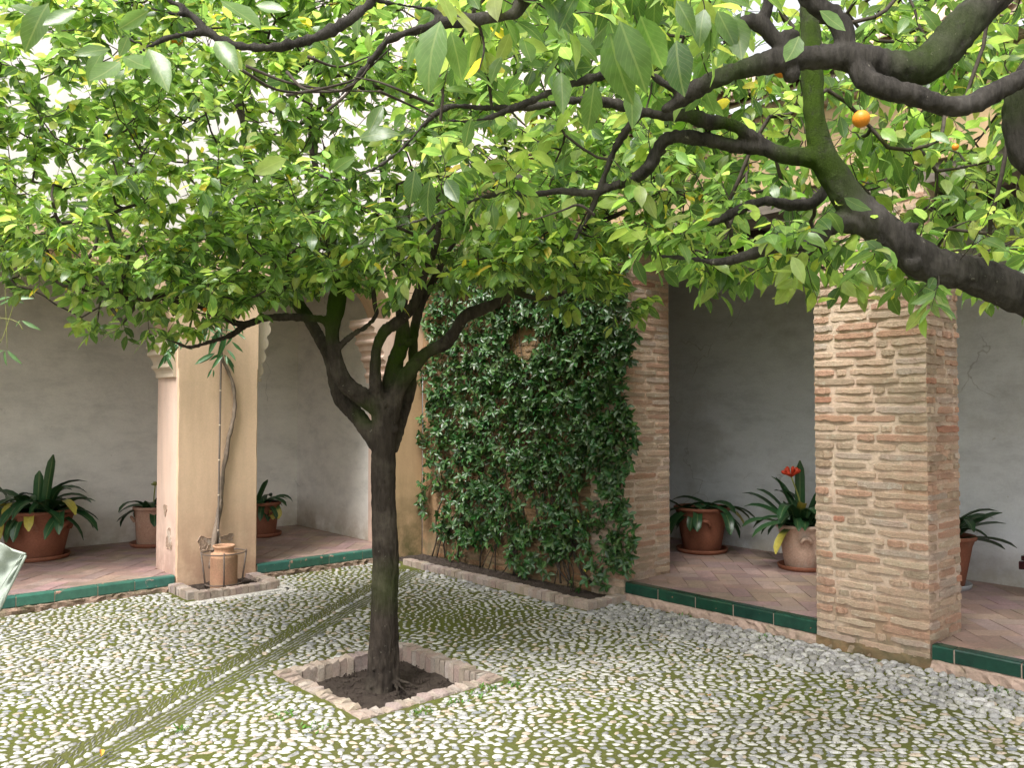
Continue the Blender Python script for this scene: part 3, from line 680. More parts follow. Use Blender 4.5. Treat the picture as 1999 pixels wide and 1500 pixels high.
for i in range(12):
    base = .20 * (max(0, z - 1.9) / .55) ** 1.3; h = (.05, .022, .035)[i % 3]; q = base + (.045, .062, .030)[i % 3]
    stp += [(z, q), (z + h - .002, q + .006)]; z += h + .022
lbo("capital", impost(4.93, -1, stp).mesh("capital", M['pink']), label="stack of stucco mouldings at the foot of the narrow arch, beside the corner")
def scallop():
    mb = MB(); Y0, Y1 = YW + .06, YW + .20; n = 60; zs = np.linspace(1.87, 2.42, n); V = []
    for z in zs:
        base = .10 * (z - 1.87) / .55; e = 3.42 + base + .035 + .035 * abs(math.sin((z - 1.87) * 24))
        V += [(3.42, Y0, z), (e, Y0, z), (e, Y1, z)]
    i = np.arange(n - 1) * 3; mb.add(V, np.concatenate([np.stack([i, i + 1, i + 4, i + 3], -1), np.stack([i + 1, i + 2, i + 5, i + 4], -1)]))
    mb.box((3.42, YW + .05, 1.84), (3.475, YW + .22, 1.868)); return mb.mesh("scalloped_edge", M['cream'])
lbo("scalloped_edge", scallop())
# inside: back wall, end wall, ceiling
mb = MB(); mb.box((-6, 9.70, -.02), (4.98, 9.9, 3.3)); lbo("back_wall", mb.mesh("back_wall", M['grey']), label="plain grey limewashed back wall of the left arcade")
mb = MB(); mb.box((4.98, YW + TH - .03, -.02), (5.28, 9.9, 3.3)); lbo("end_wall", mb.mesh("end_wall", M['grey']))
mb = MB(); mb.box((-6.2, YW + .1, -.02), (-6, 9.9, 3.3)); lbo("end_wall", mb.mesh("end_wall", M['grey']))
mb = MB(); mb.box((-6, YW + .02, 3.3), (5.28, 9.9, 3.345)); lbo("ceiling", mb.mesh("ceiling", M['wood']))
bj = MB(); bj.box((-.05, YW + TH, 3.16), (.05, 9.70, 3.299)); bme = bj.mesh("ceiling_beam", M['wood'])
for k in range(14):
    o = obj("ceiling_beam", bme, lb); place(o, Matrix.Translation((-1.5 + k * .48, 0, 0)))

# ================================================================== right arcade building
rb = thing("tiled_roof_building", "ochre wing above the right-hand arcade, with a wooden lintel and clay tiled roof", "building", (XW + 1, 2.5, 0))
def rbo(name, me, **k): return obj(name, off(me, rb.location), rb, **k)
mb = MB(); mb.box((XW + .03, -3, 2.985), (XW + .45, 4.92, 3.11)); rbo("lintel_beam", mb.mesh("lintel_beam", M['beam']), label="weathered wooden lintel over the openings")
mb = MB(); mb.box((XW, -3, 3.112), (XW + .5, 4.9, 3.62)); mb.box((XW, 4.9, 3.403), (XW + .5, YW - .002, 3.62)); rbo("upper_wall", mb.mesh("upper_wall", M['ochre']))
mb = MB(); mb.box((7.55, -3, -.02), (7.75, YW, 3.3)); rbo("back_wall", mb.mesh("back_wall", M['grey2']), label="bluish grey limewashed back wall of the right arcade")
mb = MB(); mb.box((XW + .6, YW - .2, -.02), (7.55, YW - .02, 3.3)); rbo("end_wall", mb.mesh("end_wall", M['grey2']))
mb = MB(); mb.box((XW + .5, -3, 3.22), (7.75, YW, 3.30)); rbo("ceiling", mb.mesh("ceiling", M['wood']))
mb = MB(); mb.box((XW, -1.0, -.02), (XW + .48, -.27, 2.985)); rbo("pier", mb.mesh("pier", M['mortar']))
bj = MB(); bj.box((XW + .5, -.05, 3.08), (7.55, .05, 3.219)); bme = bj.mesh("ceiling_beam", M['wood'])
for k in range(13):
    o = obj("ceiling_beam", bme, rb); place(o, Matrix.Translation((0, .2 + k * .45, 0)))
# brick cornice in two stepped courses
cb = MB()
for row, (z, out) in enumerate(((3.64, .05), (3.70, .11))):
    y = -.5 + row * .07
    while y < YW - .2:
        V, F = EB[random.randrange(14)]; mtx = frame_m((XW - out, y, z), (0, -1, 0), (-1, 0, 0), .13, .02, .048); V4 = np.c_[V * (1, 10 if False else 1, 1), np.ones(len(V))] @ np.array(mtx).T
        cb.add(V4[:, :3], F, random.choice(BC)); y += .145
cb.box((XW - .05, -3, 3.622), (XW + .5, YW - .002, 3.668)); cb.box((XW - .11, -3, 3.672), (XW + .5, YW - .002, 3.728))
rbo("cornice", cb.mesh("cornice", M['brick']), label="stepped brick cornice")
# clay roof tiles, each its own piece
PT = R(27); ca, sa = math.cos(PT), math.sin(PT)
mb = MB(); e0 = (XW - .20, 3.745)
mb.add([(e0[0], -3, e0[1]), (e0[0] + 4 * ca, -3, e0[1] + 4 * sa), (e0[0] + 4 * ca, YW + .0, e0[1] + 4 * sa), (e0[0], YW + .0, e0[1]),
        (e0[0], -3, e0[1] - .02), (e0[0] + 4 * ca, -3, e0[1] + 4 * sa - .02), (e0[0] + 4 * ca, YW + .0, e0[1] + 4 * sa - .02), (e0[0], YW + .0, e0[1] - .02)], np.array([(0, 1, 2, 3), (7, 6, 5, 4), (0, 3, 7, 4)]))
rbo("roof", mb.mesh("roof", M['rooftile']))
def rtile(up):
    n = 7; V = []
    for s, (l, rad) in enumerate(((0, .085), (.42, .070))):
        for i in range(n):
            a = math.pi * i / (n - 1); V.append((l, -math.cos(a) * rad, (math.sin(a) * rad * .75 if up else -math.sin(a) * rad * .55 + .03)))
        for i in range(n):
            a = math.pi * i / (n - 1); q = rad - .012; V.append((l, -math.cos(a) * q, (math.sin(a) * q * .75 if up else -math.sin(a) * q * .55 + .03)))
    V = np.array(V); F = []
    for i in range(n - 1):
        F += [(i, i + 1, 2 * n + i + 1, 2 * n + i), (n + i + 1, n + i, 3 * n + i, 3 * n + i + 1), (i + 1, i, n + i, n + i + 1)]
    return V, np.array(F)
TV = {}
for up in (0, 1):
    for k in range(4):
        b = random.uniform(.8, 1.15); V, F = rtile(up); TV[(up, k)] = mesh_np("roof_tile", V, F, M['rooftile'], col=(b, b * random.uniform(.9, 1.0), b * random.uniform(.85, 1.0)))
nt_ = 0; rest = MB()
for row in range(7):
    for c in range(33):
        y = 1.0 + c * .195
        for up in (0, 1):
            yy = y + (.0975 if up else 0); l = row * .34 + random.uniform(-.012, .012); zz = .045 if up else .012
            mtx = Matrix.Translation((e0[0] - .06 + l * ca - zz * sa, yy, e0[1] + l * sa + zz * ca + .008 * row * 0)) @ Matrix.Rotation(-PT, 4, 'Y') @ Matrix.Rotation(R(-2.5), 4, 'Y')
            if nt_ < 300 and row < 5:
                o = obj("roof_tile", TV[(up, random.randrange(4))], rb); place(o, mtx); nt_ += 1
            else:
                V, F = rtile(up); rest.add((np.c_[V, np.ones(len(V))] @ np.array(mtx).T)[:, :3], F, (.95, .9, .85))
rbo("roof_tiles", rest.mesh("roof_tiles", M['rooftile'], True), kind="stuff")

# ================================================================== brick-edged beds
def soft_box(seed, top_only=True):
    r = np.random.default_rng(seed); V = []
    for z, s in ((-.5, 1.0), (.43, 1.0), (.5, .96)):
        for x, y in ((-.5, -.5), (0, -.5), (.5, -.5), (.5, .5), (0, .5), (-.5, .5)):
            V.append((x * s + r.normal(0, .025), y * (s if s == 1 else .8) + r.normal(0, .05), z + r.normal(0, .03) * (z > 0)))
    F = [(q * 6 + i, q * 6 + (i + 1) % 6, (q + 1) * 6 + (i + 1) % 6, (q + 1) * 6 + i) for q in range(2) for i in range(6)]
    return np.array(V), np.array(F), np.array([(12, 13, 14, 15, 16, 17)])
SBV = []
for k in range(14):
    b = random.uniform(.82, 1.18); V, F, T = soft_box(k); SBV.append(mesh_np("brick", V, [F, T], M['edging'], col=(b, b * random.uniform(.90, 1.02), b * random.uniform(.86, 1.02)), smooth=False))
def edging(parent, a, b, width, z0, z1, step=.050, seed=0):
    """bricks laid side by side from a to b (centre line), each `width` across the row"""
    r = random.Random(seed); a = np.array(a, float); b = np.array(b, float); L = np.linalg.norm(b - a); d = (b - a) / L; n = max(1, int(L / step)); st = L / n
    for i in range(n):
        c = a + d * (i + .5) * st; ang = math.atan2(d[1], d[0]) + math.pi / 2 + r.gauss(0, .025); dz = r.uniform(-.004, .003)
        o = obj("brick", r.choice(SBV), parent)
        place(o, Matrix.Translation((c[0] + r.uniform(-.004, .004), c[1] + r.uniform(-.004, .004), (z0 + z1) / 2 + dz)) @ Matrix.Rotation(ang, 4, 'Z') @ Matrix.Diagonal((width * r.uniform(.95, 1.05), st * .95, z1 - z0, 1)))
def soil(name, x0, x1, y0, y1, z, parent, amp=.012, n=.035):
    nx = int((x1 - x0) / n) + 1; ny = int((y1 - y0) / n) + 1; X, Y = np.meshgrid(np.linspace(x0, x1, nx + 1), np.linspace(y0, y1, ny + 1), indexing='ij')
    Z = np.array([[z + amp * fbm((x, y, 0), 6) for x, y in zip(a, b)] for a, b in zip(X, Y)]); i = np.arange(nx)[:, None] * (ny + 1) + np.arange(ny)[None, :]
    mb = MB(); mb.add(np.stack([X, Y, Z], -1).reshape(-1, 3), np.stack([i, i + ny + 1, i + ny + 2, i + 1], -1).reshape(-1, 4)); 
    r = random.Random(5)
    for _ in range(int((x1 - x0) * (y1 - y0) * 900)):
        p = np.array([r.uniform(x0 + .02, x1 - .02), r.uniform(y0 + .02, y1 - .02), z + .004]); s = r.uniform(.003, .009); V, Fq, Ft = PEB[r.randrange(16)]
        mb.add(V * s + p, [Fq, Ft])
    return obj(name, off(mb.mesh(name, M['soil'], True), parent.location), parent, "stuff")
x0, x1, y0, y1 = PIT; w = .095
pit = thing("tree_pit", "square brick-edged tree pit sunk in the cobbles round the trunk", "tree pit", ((x0 + x1) / 2, (y0 + y1) / 2, 0))
edging(pit, (x0, y0 + w / 2), (x1 - w, y0 + w / 2), w, -.19, .014, .050, 1); edging(pit, (x1 - w / 2, y0), (x1 - w / 2, y1 - w), w, -.19, .022, .050, 2)
edging(pit, (x1, y1 - w / 2), (x0 + w, y1 - w / 2), w, -.19, .020, .050, 3); edging(pit, (x0 + w / 2, y1), (x0 + w / 2, y0 + w), w, -.19, .014, .050, 4)
soil("soil", x0 + w * .7, x1 - w * .7, y0 + w * .7, y1 - w * .7, -.075, pit, .018)
bed = thing("climber_bed", "long narrow bed of dark soil with a brick edge below the climber", "planting bed", (5.0, 6, 0))
edging(bed, (4.87, 7.12), (4.89, 4.58), .095, -.03, .062, .052, 5); edging(bed, (4.845, 4.62), (5.29, 4.62), .09, -.03, .058, .052, 6)
soil("soil", 4.92, 5.30, 4.66, 7.44, .018, bed, .012)
pbd = thing("pillar_bed", "small brick-edged planting box at the foot of the peach pier", "planter", (3.0, 7.2, 0))
edging(pbd, (2.66, 6.94), (3.36, 6.94), .10, -.03, .075, .053, 7); edging(pbd, (2.665, 7.44), (2.665, 6.99), .10, -.03, .072, .053, 8); edging(pbd, (3.365, 6.99), (3.365, 7.44), .12, -.03, .070, .053, 9)
soil("soil", 2.71, 3.32, 6.98, 7.45, .03, pbd, .01)

# ================================================================== leaves
def leaf_tpl(k, n=3, ratio=.46, fold=.25, curl=.18, tip=.0):
    r = np.random.default_rng(900 + k); st = [(.0, 0), (.22, .72), (.48, 1.0), (.76, .66), (1.0, 0)]; V = [(0, 0, 0)]; uv = [(.5, 0)]
    cu = curl * r.uniform(.3, 1.6) * (1 if r.random() < .8 else -.5); fo = fold * r.uniform(.4, 1.5); sd_ = r.normal(0, .08)
    for y, w in st[1:4]:
        hw = w * ratio / 2; x0 = sd_ * y * y
        for s in (-1, 0, 1): V.append((x0 + s * hw, y * (1 - .05 * cu), -cu * y * y * 1.2 + abs(s) * hw * fo * 1.4 + r.normal(0, .010))); uv.append((.5 + s * .5 * (.5 + .5 * w), y))
    V.append((sd_, 1 - .1 * cu, -cu * 1.35 - tip)); uv.append((.5, 1))
    T = [(0, 2, 1), (0, 3, 2), (7, 8, 10), (8, 9, 10)]; Q = [(1, 2, 5, 4), (2, 3, 6, 5), (4, 5, 8, 7), (5, 6, 9, 8)]
    return np.array(V), np.array(Q), np.array(T), np.array(uv)
LT = [leaf_tpl(k, ratio=(.44, .50, .54, .48)[k % 4], fold=.16, curl=.17) for k in range(14)]
IT = [leaf_tpl(k + 50, ratio=.50, fold=.35, curl=.15) for k in range(6)]
VT = [leaf_tpl(k + 80, ratio=.20, fold=.3, curl=.12) for k in range(4)]
class Leaves:
    def __init__(s, tpl): s.t = tpl; s.P = []; s.D = []; s.Nn = []; s.L = []; s.C = []
    def add(s, p, d, n, l, c): s.P.append(p); s.D.append(d); s.Nn.append(n); s.L.append(l); s.C.append(c)
    def frames(s):
        P = np.array(s.P); D = np.array(s.D); D /= np.linalg.norm(D, axis=1)[:, None]; Nn = np.array(s.Nn); X = np.cross(D, Nn); X /= np.linalg.norm(X, axis=1)[:, None] + 1e-9; Z = np.cross(X, D)
        return P, X, D, Z, np.array(s.L), np.array(s.C)
    def build(s, parent, mat, nobj, name="foliage", label=None):
        P, X, D, Z, L, C = s.frames(); n = len(P); loc = np.array(parent.location)
        ctr = P + D * L[:, None] * .5; v = ctr - CAM; d = v @ FP; px = CX + F_PX * (v @ RT) / d; py = CY - F_PX * (v @ UP) / d
        sz = np.where((d > .2) & (px > 5) & (px < 1994) & (py > 5) & (py < 1495), L / d * (np.abs(np.sum(Z * v, 1)) / np.linalg.norm(v, axis=1) * .7 + .3), 0)
        big = np.argsort(-sz)[:nobj] if nobj else np.array([], int); big = big[sz[big] > 0]; mask = np.ones(n, bool); mask[big] = False; nt = len(s.t); vi = rng.integers(0, nt, n)
        # individual leaves: share a palette of meshes
        pal = C[rng.choice(n, 8)]; var = {}
        for k in range(nt):
            for q in range(len(pal)):
                V, Q, T, uv = s.t[k]; var[(k, q)] = (V, Q, T, uv, pal[q])
        made = {}
        for i in big:
            q = int(np.argmin(np.abs(pal - C[i]).sum(1))); key = (int(vi[i]), q)
            if key not in made:
                V, Q, T, uv, c = var[key]; made[key] = mesh_np("leaf", V, [Q, T], mat, col=c, uv=uv)
            o = obj("leaf", made[key], parent); l = L[i]
            o.matrix_basis = Matrix(((X[i][0]*l, D[i][0]*l, Z[i][0]*l, P[i][0]-loc[0]), (X[i][1]*l, D[i][1]*l, Z[i][1]*l, P[i][1]-loc[1]), (X[i][2]*l, D[i][2]*l, Z[i][2]*l, P[i][2]-loc[2]), (0, 0, 0, 1)))
        Vs, Qs, Ts, Cs, Us = [], [], [], [], []; b = 0
        for k in range(nt):
            idx = np.where(mask & (vi == k))[0]
            if not len(idx): continue
            V, Q, T, uv = s.t[k]; m = len(V)
            W = (P[idx][:, None] + (X[idx][:, None] * V[None, :, 0:1] + D[idx][:, None] * V[None, :, 1:2] + Z[idx][:, None] * V[None, :, 2:3]) * L[idx][:, None, None]) - loc
            o_ = (np.arange(len(idx)) * m)[:, None, None] + b
            Vs.append(W.reshape(-1, 3)); Qs.append((Q[None] + o_).reshape(-1, 4)); Ts.append((T[None] + o_).reshape(-1, 3)); Cs.append(np.repeat(C[idx], m, 0)); Us.append(np.tile(uv, (len(idx), 1))); b += m * len(idx)
        if Vs: obj(name, mesh_np(name, np.concatenate(Vs), [np.concatenate(Qs), np.concatenate(Ts)], mat, col=np.concatenate(Cs), uv=np.concatenate(Us)), parent, "stuff", label)
def leafcol(bright=0.0):
    t = min(random.random() - bright, .96) if random.random() > .012 else 1.0
    if t < .10: return (random.uniform(.25, .33), random.uniform(.35, .43), random.uniform(.08, .13))      # young, yellow-green
    if t < .36: return (random.uniform(.18, .26), random.uniform(.28, .37), random.uniform(.07, .12))
    if t < .68: g = random.uniform(.8, 1.25); return (.115 * g, .200 * g, .058 * g)
    if t < .97: g = random.uniform(.6, 1.2); return (.070 * g, .135 * g, .045 * g)
    return (random.uniform(.42, .52), random.uniform(.36, .42), .06)                                       # yellowing
UPV = np.array([0, 0, 1.0])
def rnd3(s=1.0): return rng.normal(size=3) * s
def spray(LV, tw, p, d, n, l0, bright=0.0, droop=.35, rad=.0018, ll=(.062, .100)):
    """a leafy shoot: thin curved twig with alternate leaves"""
    d = d / np.linalg.norm(d); pts = [np.array(p)]; st = l0 / 4
    for i in range(4):
        d = d + rnd3(.16) + np.array([0, 0, -.06]); d /= np.linalg.norm(d); pts.append(pts[-1] + d * st)
    V, F = tube(pts, np.linspace(rad, rad * .5, 5), 3, False); tw.add(V, F)
    pts = np.array(pts)
    for i in range(n):
        t = (i + .6) / n * 4; k = min(3, int(t)); q = pts[k] + (pts[k + 1] - pts[k]) * (t - k); dd = pts[k + 1] - pts[k]; dd /= np.linalg.norm(dd) + 1e-9
        side = np.cross(dd, UPV) + rnd3(.25); side *= (1 if i % 2 else -1); ld = dd * random.uniform(.25, .9) + side / (np.linalg.norm(side) + 1e-9) * random.uniform(.5, 1.0) + np.array([0, 0, -droop * random.uniform(.2, 2.0)])
        nn = UPV * random.uniform(.5, 1.2) + rnd3(.38)
        LV.add(q, ld, nn, random.uniform(*ll), leafcol(bright))
def grow(nodes, parents, targets, step=.08, up=.12):
    """connect every target to the nearest existing node by a curved chain (targets sorted outwards)"""
    nodes = [np.array(n) for n in nodes]; arr = np.array(nodes); cap = len(arr) + len(targets) * 30; buf = np.zeros((cap, 3)); buf[:len(arr)] = arr; n = len(arr); par = list(parents)
    base = arr.copy(); dist = [np.min(np.linalg.norm(base - t, axis=1)) for t in targets]; ends = []; chains = []
    for ti in np.argsort(dist):
        t = targets[ti]; dd = np.linalg.norm(buf[:n] - t, axis=1); k = int(np.argmin(dd)); a = buf[k].copy(); L = dd[k]; m = max(2, int(L / step))
        side = rnd3(.10 * L); mid = (a + t) / 2 + side + np.array([0, 0, -up * L]); chain = [k]; prev = k
        for i in range(1, m + 1):
            s = i / m; p = a * (1 - s) ** 2 + 2 * mid * s * (1 - s) + t * s * s + (rnd3(.006) if i < m else 0)
            buf[n] = p; par.append(prev); prev = n; chain.append(n); n += 1
        ends.append(prev); chains.append(chain)
    cnt = np.zeros(n); 
    for e in ends: cnt[e] += 1
    for i in range(n - 1, -1, -1):
        if par[i] >= 0: cnt[par[i]] += cnt[i]
    return buf[:n], par, cnt, ends, chains
def px_limb(L, smooth=5):
    """list of (px,py,depth,radius px) -> points, radii in metres"""
    P = np.array([[*atd(a, b, d), r * d / F_PX] for a, b, d, r in L]); Q = catmull(P, smooth); return Q[:, :3], np.maximum(Q[:, 3], .002)
def fuse(name, limbs, voxel, mat, mossy, parent, knots=()):
    """limbs merged to one continuous surface (voxel remesh + smoothing), moss weight per vertex"""
    mb = MB()
    for P, r in limbs:
        V, F = tube(P, r, 14, True, .02); mb.add(V, F)
    for p, r in knots:
        V, F = lathe([(0.001, -1), (.6, -.8), (1, -.2), (1, .3), (.75, .62), (.45, .50), (.2, .35), (.001, .3)], 12); mb.add(V * r + p, F)
    o = bpy.data.objects.new("tmp", mb.mesh("tmp", mat)); LINK(o)
    m = o.modifiers.new("r", 'REMESH'); m.mode = 'VOXEL'; m.voxel_size = voxel; m.use_smooth_shade = True
    m = o.modifiers.new("s", 'SMOOTH'); m.factor = .6; m.iterations = 5
    dg = bpy.context.evaluated_depsgraph_get(); me = bpy.data.meshes.new_from_object(o.evaluated_get(dg)); bpy.data.objects.remove(o); me.name = name
    n = len(me.vertices); co = np.empty(n * 3, np.float32); me.vertices.foreach_get("co", co); co = co.reshape(-1, 3)
    no = np.empty(n * 3, np.float32); me.vertices.foreach_get("normal", no); no = no.reshape(-1, 3)
    a1 = 3.1 * np.sin(co[:, 0] * 47 + co[:, 2] * 9) + 2.3 * np.sin(co[:, 1] * 59 - co[:, 2] * 13); disp = .0016 * np.sin(a1 * 1.7) + .0008 * np.sin(co[:, 2] * 60 + a1) + .004 * np.sin(co[:, 2] * 9 + co[:, 0] * 14) * np.sin(co[:, 1] * 21 + 1) + np.array([.0035 * mnoise.noise(Vector((p[0] * 55, p[1] * 55, p[2] * 14))) for p in co.tolist()])
    co = co + no * disp[:, None]; me.vertices.foreach_set("co", co.ravel())
    w = np.zeros(n)
    for (c, rad, s) in mossy: w = np.maximum(w, s * np.clip(1.3 - np.linalg.norm(co - c, axis=1) / rad, 0, 1))
    a = me.color_attributes.new("col", 'FLOAT_COLOR', 'POINT'); c = np.ones((n, 4), np.float32); c[:, 0] = c[:, 1] = c[:, 2] = w; a.data.foreach_set("color", c.ravel())
    if not me.materials: me.materials.append(mat)
    me.polygons.foreach_set("use_smooth", np.ones(len(me.polygons), bool))
    return obj(name, off(me, parent.location), parent)
# ------------------------------------------------------------------ main orange tree
base = atz(745, 1345, -.08); DT = proj(base)[2]
tree = thing("orange_tree", "whole orange tree with a dark forked trunk rising from the square brick pit", "tree", tuple(base))
D0 = DT - .02
trunk = [(742, 1375, D0, 37), (745, 1335, D0, 31), (747, 1280, D0, 29), (750, 1200, D0, 26.5), (752, 1100, D0, 25), (750, 1000, D0, 24.5), (748, 900, D0, 24), (750, 850, D0, 24), (752, 800, D0, 27)]
rib = [(776, 1365, D0 - .02, 5), (772, 1335, D0 - .02, 8), (771, 1270, D0, 8.5), (771, 1200, D0, 8), (768, 1120, D0, 7), (764, 1050, D0, 5)]
m1 = [(738, 872, D0, 16), (715, 835, D0 + .03, 17), (694, 808, D0 + .08, 17), (668, 780, D0 + .12, 16), (653, 742, D0 + .17, 13), (640, 691, D0 + .22, 12), (619, 652, D0 + .3, 12), (598, 616, D0 + .38, 12), (577, 585, D0 + .45, 11), (560, 540, D0 + .5, 9), (540, 480, D0 + .55, 7), (500, 400, D0 + .6, 6)]
m2 = [(748, 800, D0 - .02, 22), (725, 785, D0 - .03, 20), (700, 770, D0 - .06, 18), (670, 742, D0 - .08, 17), (654, 694, D0 - .1, 14), (648, 649, D0 - .1, 14), (655, 604, D0 - .1, 17), (661, 568, D0 - .08, 16), (656, 520, D0 - .05, 13), (648, 480, D0, 11), (640, 420, D0 + .05, 10), (625, 360, D0 + .1, 8), (610, 300, D0 + .12, 6), (600, 220, D0 + .15, 4)]
m2b = [(648, 640, D0 - .1, 10), (628, 624, D0 - .13, 9), (600, 621, D0 - .15, 8.5), (560, 619, D0 - .18, 8), (515, 622, D0 - .2, 8), (475, 634, D0 - .22, 7.5), (440, 622, D0 - .25, 6.5), (390, 600, D0 - .28, 5.5), (320, 585, D0 - .3, 4.5), (230, 575, D0 - .3, 3.5)]
m2c = [(480, 634, D0 - .22, 6), (450, 655, D0 - .3, 5), (410, 668, D0 - .35, 4.5), (370, 678, D0 - .4, 4), (340, 668, D0 - .42, 3), (300, 655, D0 - .45, 2.5)]
m2d = [(652, 690, D0 - .1, 8), (670, 670, D0 - .12, 6.5), (691, 652, D0 - .13, 6), (715, 637, D0 - .13, 5.5), (734, 616, D0 - .13, 5), (731, 595, D0 - .12, 5), (728, 560, D0 - .1, 4)]
m2e = [(656, 490, D0 - .03, 11), (630, 478, D0, 9), (595, 482, D0 + .05, 8), (562, 505, D0 + .08, 6), (520, 510, D0 + .1, 5), (440, 520, D0 + .1, 4)]
m3 = [(745, 800, D0, 16), (735, 760, D0 - .04, 13), (733, 720, D0 - .07, 11.5), (736, 680, D0 - .08, 11), (750, 648, D0 - .09, 11.5), (772, 632, D0 - .1, 12), (796, 611, D0 - .1, 12), (814, 580, D0 - .1, 10), (830, 530, D0 - .12, 9), (850, 480, D0 - .14, 7), (860, 400, D0 - .14, 6), (880, 300, D0 - .1, 4)]
m4 = [(757, 800, D0 + .03, 18), (763, 742, D0 + .05, 16), (772, 706, D0 + .06, 16), (784, 670, D0 + .07, 14), (787, 640, D0 + .08, 13), (784, 610, D0 + .1, 11), (788, 570, D0 + .12, 10), (780, 500, D0 + .15, 8), (760, 400, D0 + .2, 7), (740, 300, D0 + .22, 5)]
m5 = [(760, 815, D0, 20), (775, 760, D0 + .0, 17), (805, 718, D0 + .02, 15), (835, 688, D0 + .02, 13), (868, 672, D0 + .03, 13), (890, 645, D0 + .03, 12), (908, 618, D0 + .03, 12), (950, 600, D0 + .04, 11), (985, 582, D0 + .05, 10), (1020, 545, D0 + .05, 9.5), (1055, 515, D0 + .05, 8.5), (1090, 480, D0 + .05, 7), (1130, 450, D0 + .05, 6), (1180, 430, D0 + .05, 5), (1250, 400, D0, 4)]
m5b = [(1000, 565, D0 + .05, 6), (1030, 578, D0 + .1, 5.5), (1065, 583, D0 + .15, 5), (1100, 572, D0 + .2, 4), (1140, 560, D0 + .2, 3)]
m6 = [(764, 880, D0 + .05, 12), (778, 838, D0 + .1, 12), (792, 795, D0 + .15, 11), (802, 760, D0 + .18, 10), (805, 720, D0 + .2, 9.5), (806, 675, D0 + .22, 9.5), (811, 634, D0 + .25, 9), (824, 590, D0 + .28, 8), (850, 540, D0 + .3, 7), (900, 450, D0 + .35, 5), (960, 380, D0 + .4, 4)]
m7 = [(610, 640, D0 + .3, 8), (570, 580, D0 + .4, 8), (530, 480, D0 + .5, 9), (500, 400, D0 + .55, 8), (484, 320, D0 + .6, 9), (478, 250, D0 + .6, 8), (460, 180, D0 + .6, 6), (450, 110, D0 + .6, 5), (440, 40, D0 + .6, 3)]
LIMBS = [trunk, rib, m1, m2, m2b, m2c, m2d, m2e, m3, m4, m5, m5b, m6, m7]
limbs = [px_limb(l) for l in LIMBS]
roots = []
for dx, dy, k in ((26, 12, 0), (52, -4, 1), (18, 30, 2), (40, 22, 3), (-22, 8, 4)):
    a = atd(770 if k < 4 else 735, 1330, D0 - .03); b = atz(765 + dx * 1.0 if k < 4 else 715, 1350 + dy, -.070); c = a * .45 + b * .55 + np.array([0, 0, .015])
    roots.append((catmull(np.array([a, c, b]), 4), np.linspace(.012, .005, 9)))
moss = [(atd(655, 595, D0 - .1), .17, 1.0), (atd(645, 640, D0 - .1), .09, .6), (atd(784, 690, D0 + .07), .20, .85), (atd(720, 800, D0), .10, .6), (atd(806, 655, D0 + .22), .08, .8), (atd(590, 605, D0 + .4), .12, .7), (atd(760, 1140, D0), .16, .30), (atd(742, 655, D0 - .08), .09, .7), (atd(484, 300, D0 + .6), .2, .8), (atd(660, 460, D0), .2, .6), (atd(1020, 540, D0), .15, .5)]
knots = [(atd(812, 700, D0 - .03), .017), (atd(729, 1308, D0 - .09), .010), (atd(770, 838, D0 - .04), .026), (atd(797, 667, D0 + .03), .030)]
fuse("trunk", limbs + roots, .0075, M['bark'], moss, tree, knots)
# crown volume: world ellipsoid, trimmed along the canopy's underside as seen
LOWX = [-300, 0, 60, 150, 300, 400, 480, 560, 620, 690, 760, 830, 900, 1000, 1080, 1150, 1220, 1300, 1400, 1600, 2400]
LOWY = [540, 545, 560, 590, 622, 636, 612, 600, 560, 548, 560, 548, 540, 560, 566, 560, 575, 520, 470, 380, 300]
def crown_pts(n, r):
    out = []
    cR, cF, cZ = -1.02, D0 + .15, 3.05
    while len(out) < n:
        q = r.uniform(-1, 1, 3); rr = np.linalg.norm(q)
        if rr > 1 or r.random() > .25 + .75 * rr ** 1.5: continue
        a, f, z = cR + q[0] * 2.45, cF + q[1] * 1.55, cZ + q[2] * 1.45
        p = RT * a + FW * f + np.array([0, 0, z])
        x, y, d = proj(p)
        if d < 2.9: continue
        low = np.interp(x, LOWX, LOWY)
        if y > low - 12: continue
        if f > cF + 1.2 and x > 850: continue
        if x < -260 or y < -420: continue
        if fbm(p, 1.9, 2) < -.17 and r.random() < .9: continue
        out.append(p)
    return out
r5 = np.random.default_rng(5)
tg = crown_pts(1230, r5)
# the fringe hanging along the underside, placed where the photograph shows it
for x, y in [(20, 555), (60, 575), (110, 560), (160, 630), (190, 645), (240, 640), (290, 650), (330, 655), (380, 650), (300, 600), (350, 610), (420, 640), (450, 610), (500, 600), (540, 590), (560, 570), (410, 590), (250, 590), (200, 580), (680, 545), (700, 570), (740, 560), (770, 590), (800, 560), (850, 570), (880, 555), (930, 540), (960, 555), (1000, 560), (1040, 530), (640, 540), (600, 540), (1080, 590), (1120, 600), (1190, 590), (1225, 620), (1240, 600), (1150, 570), (1200, 545)]:
    tg.append(atd(x, y - 10, D0 + r5.uniform(-.45, .35)))
for _ in range(260):
    while True:
        x = r5.uniform(-40, 1180); y = r5.uniform(380, 640)
        if y < np.interp(x, LOWX, LOWY) - 14 and r5.random() < (.45 + .55 * (x > 420)): break
    tg.append(atd(x, y, D0 + r5.uniform(-.9, .7)))
nodes, par = [], []
for li, (P, rd) in enumerate(limbs):
    if li in (1,): continue
    for j, p in enumerate(P):
        if li == 0 and j < len(P) - 4: continue
        nodes.append(p); par.append(-1)
B_, Pp, Cn, Ends, Chains = grow(nodes, par, tg)
tw = MB()
for ch in Chains:
    rr = np.clip(.0016 * np.maximum(Cn[ch], 1) ** .46, .0016, .014); V, F = tube(B_[ch], rr, 5, False); tw.add(V, F)
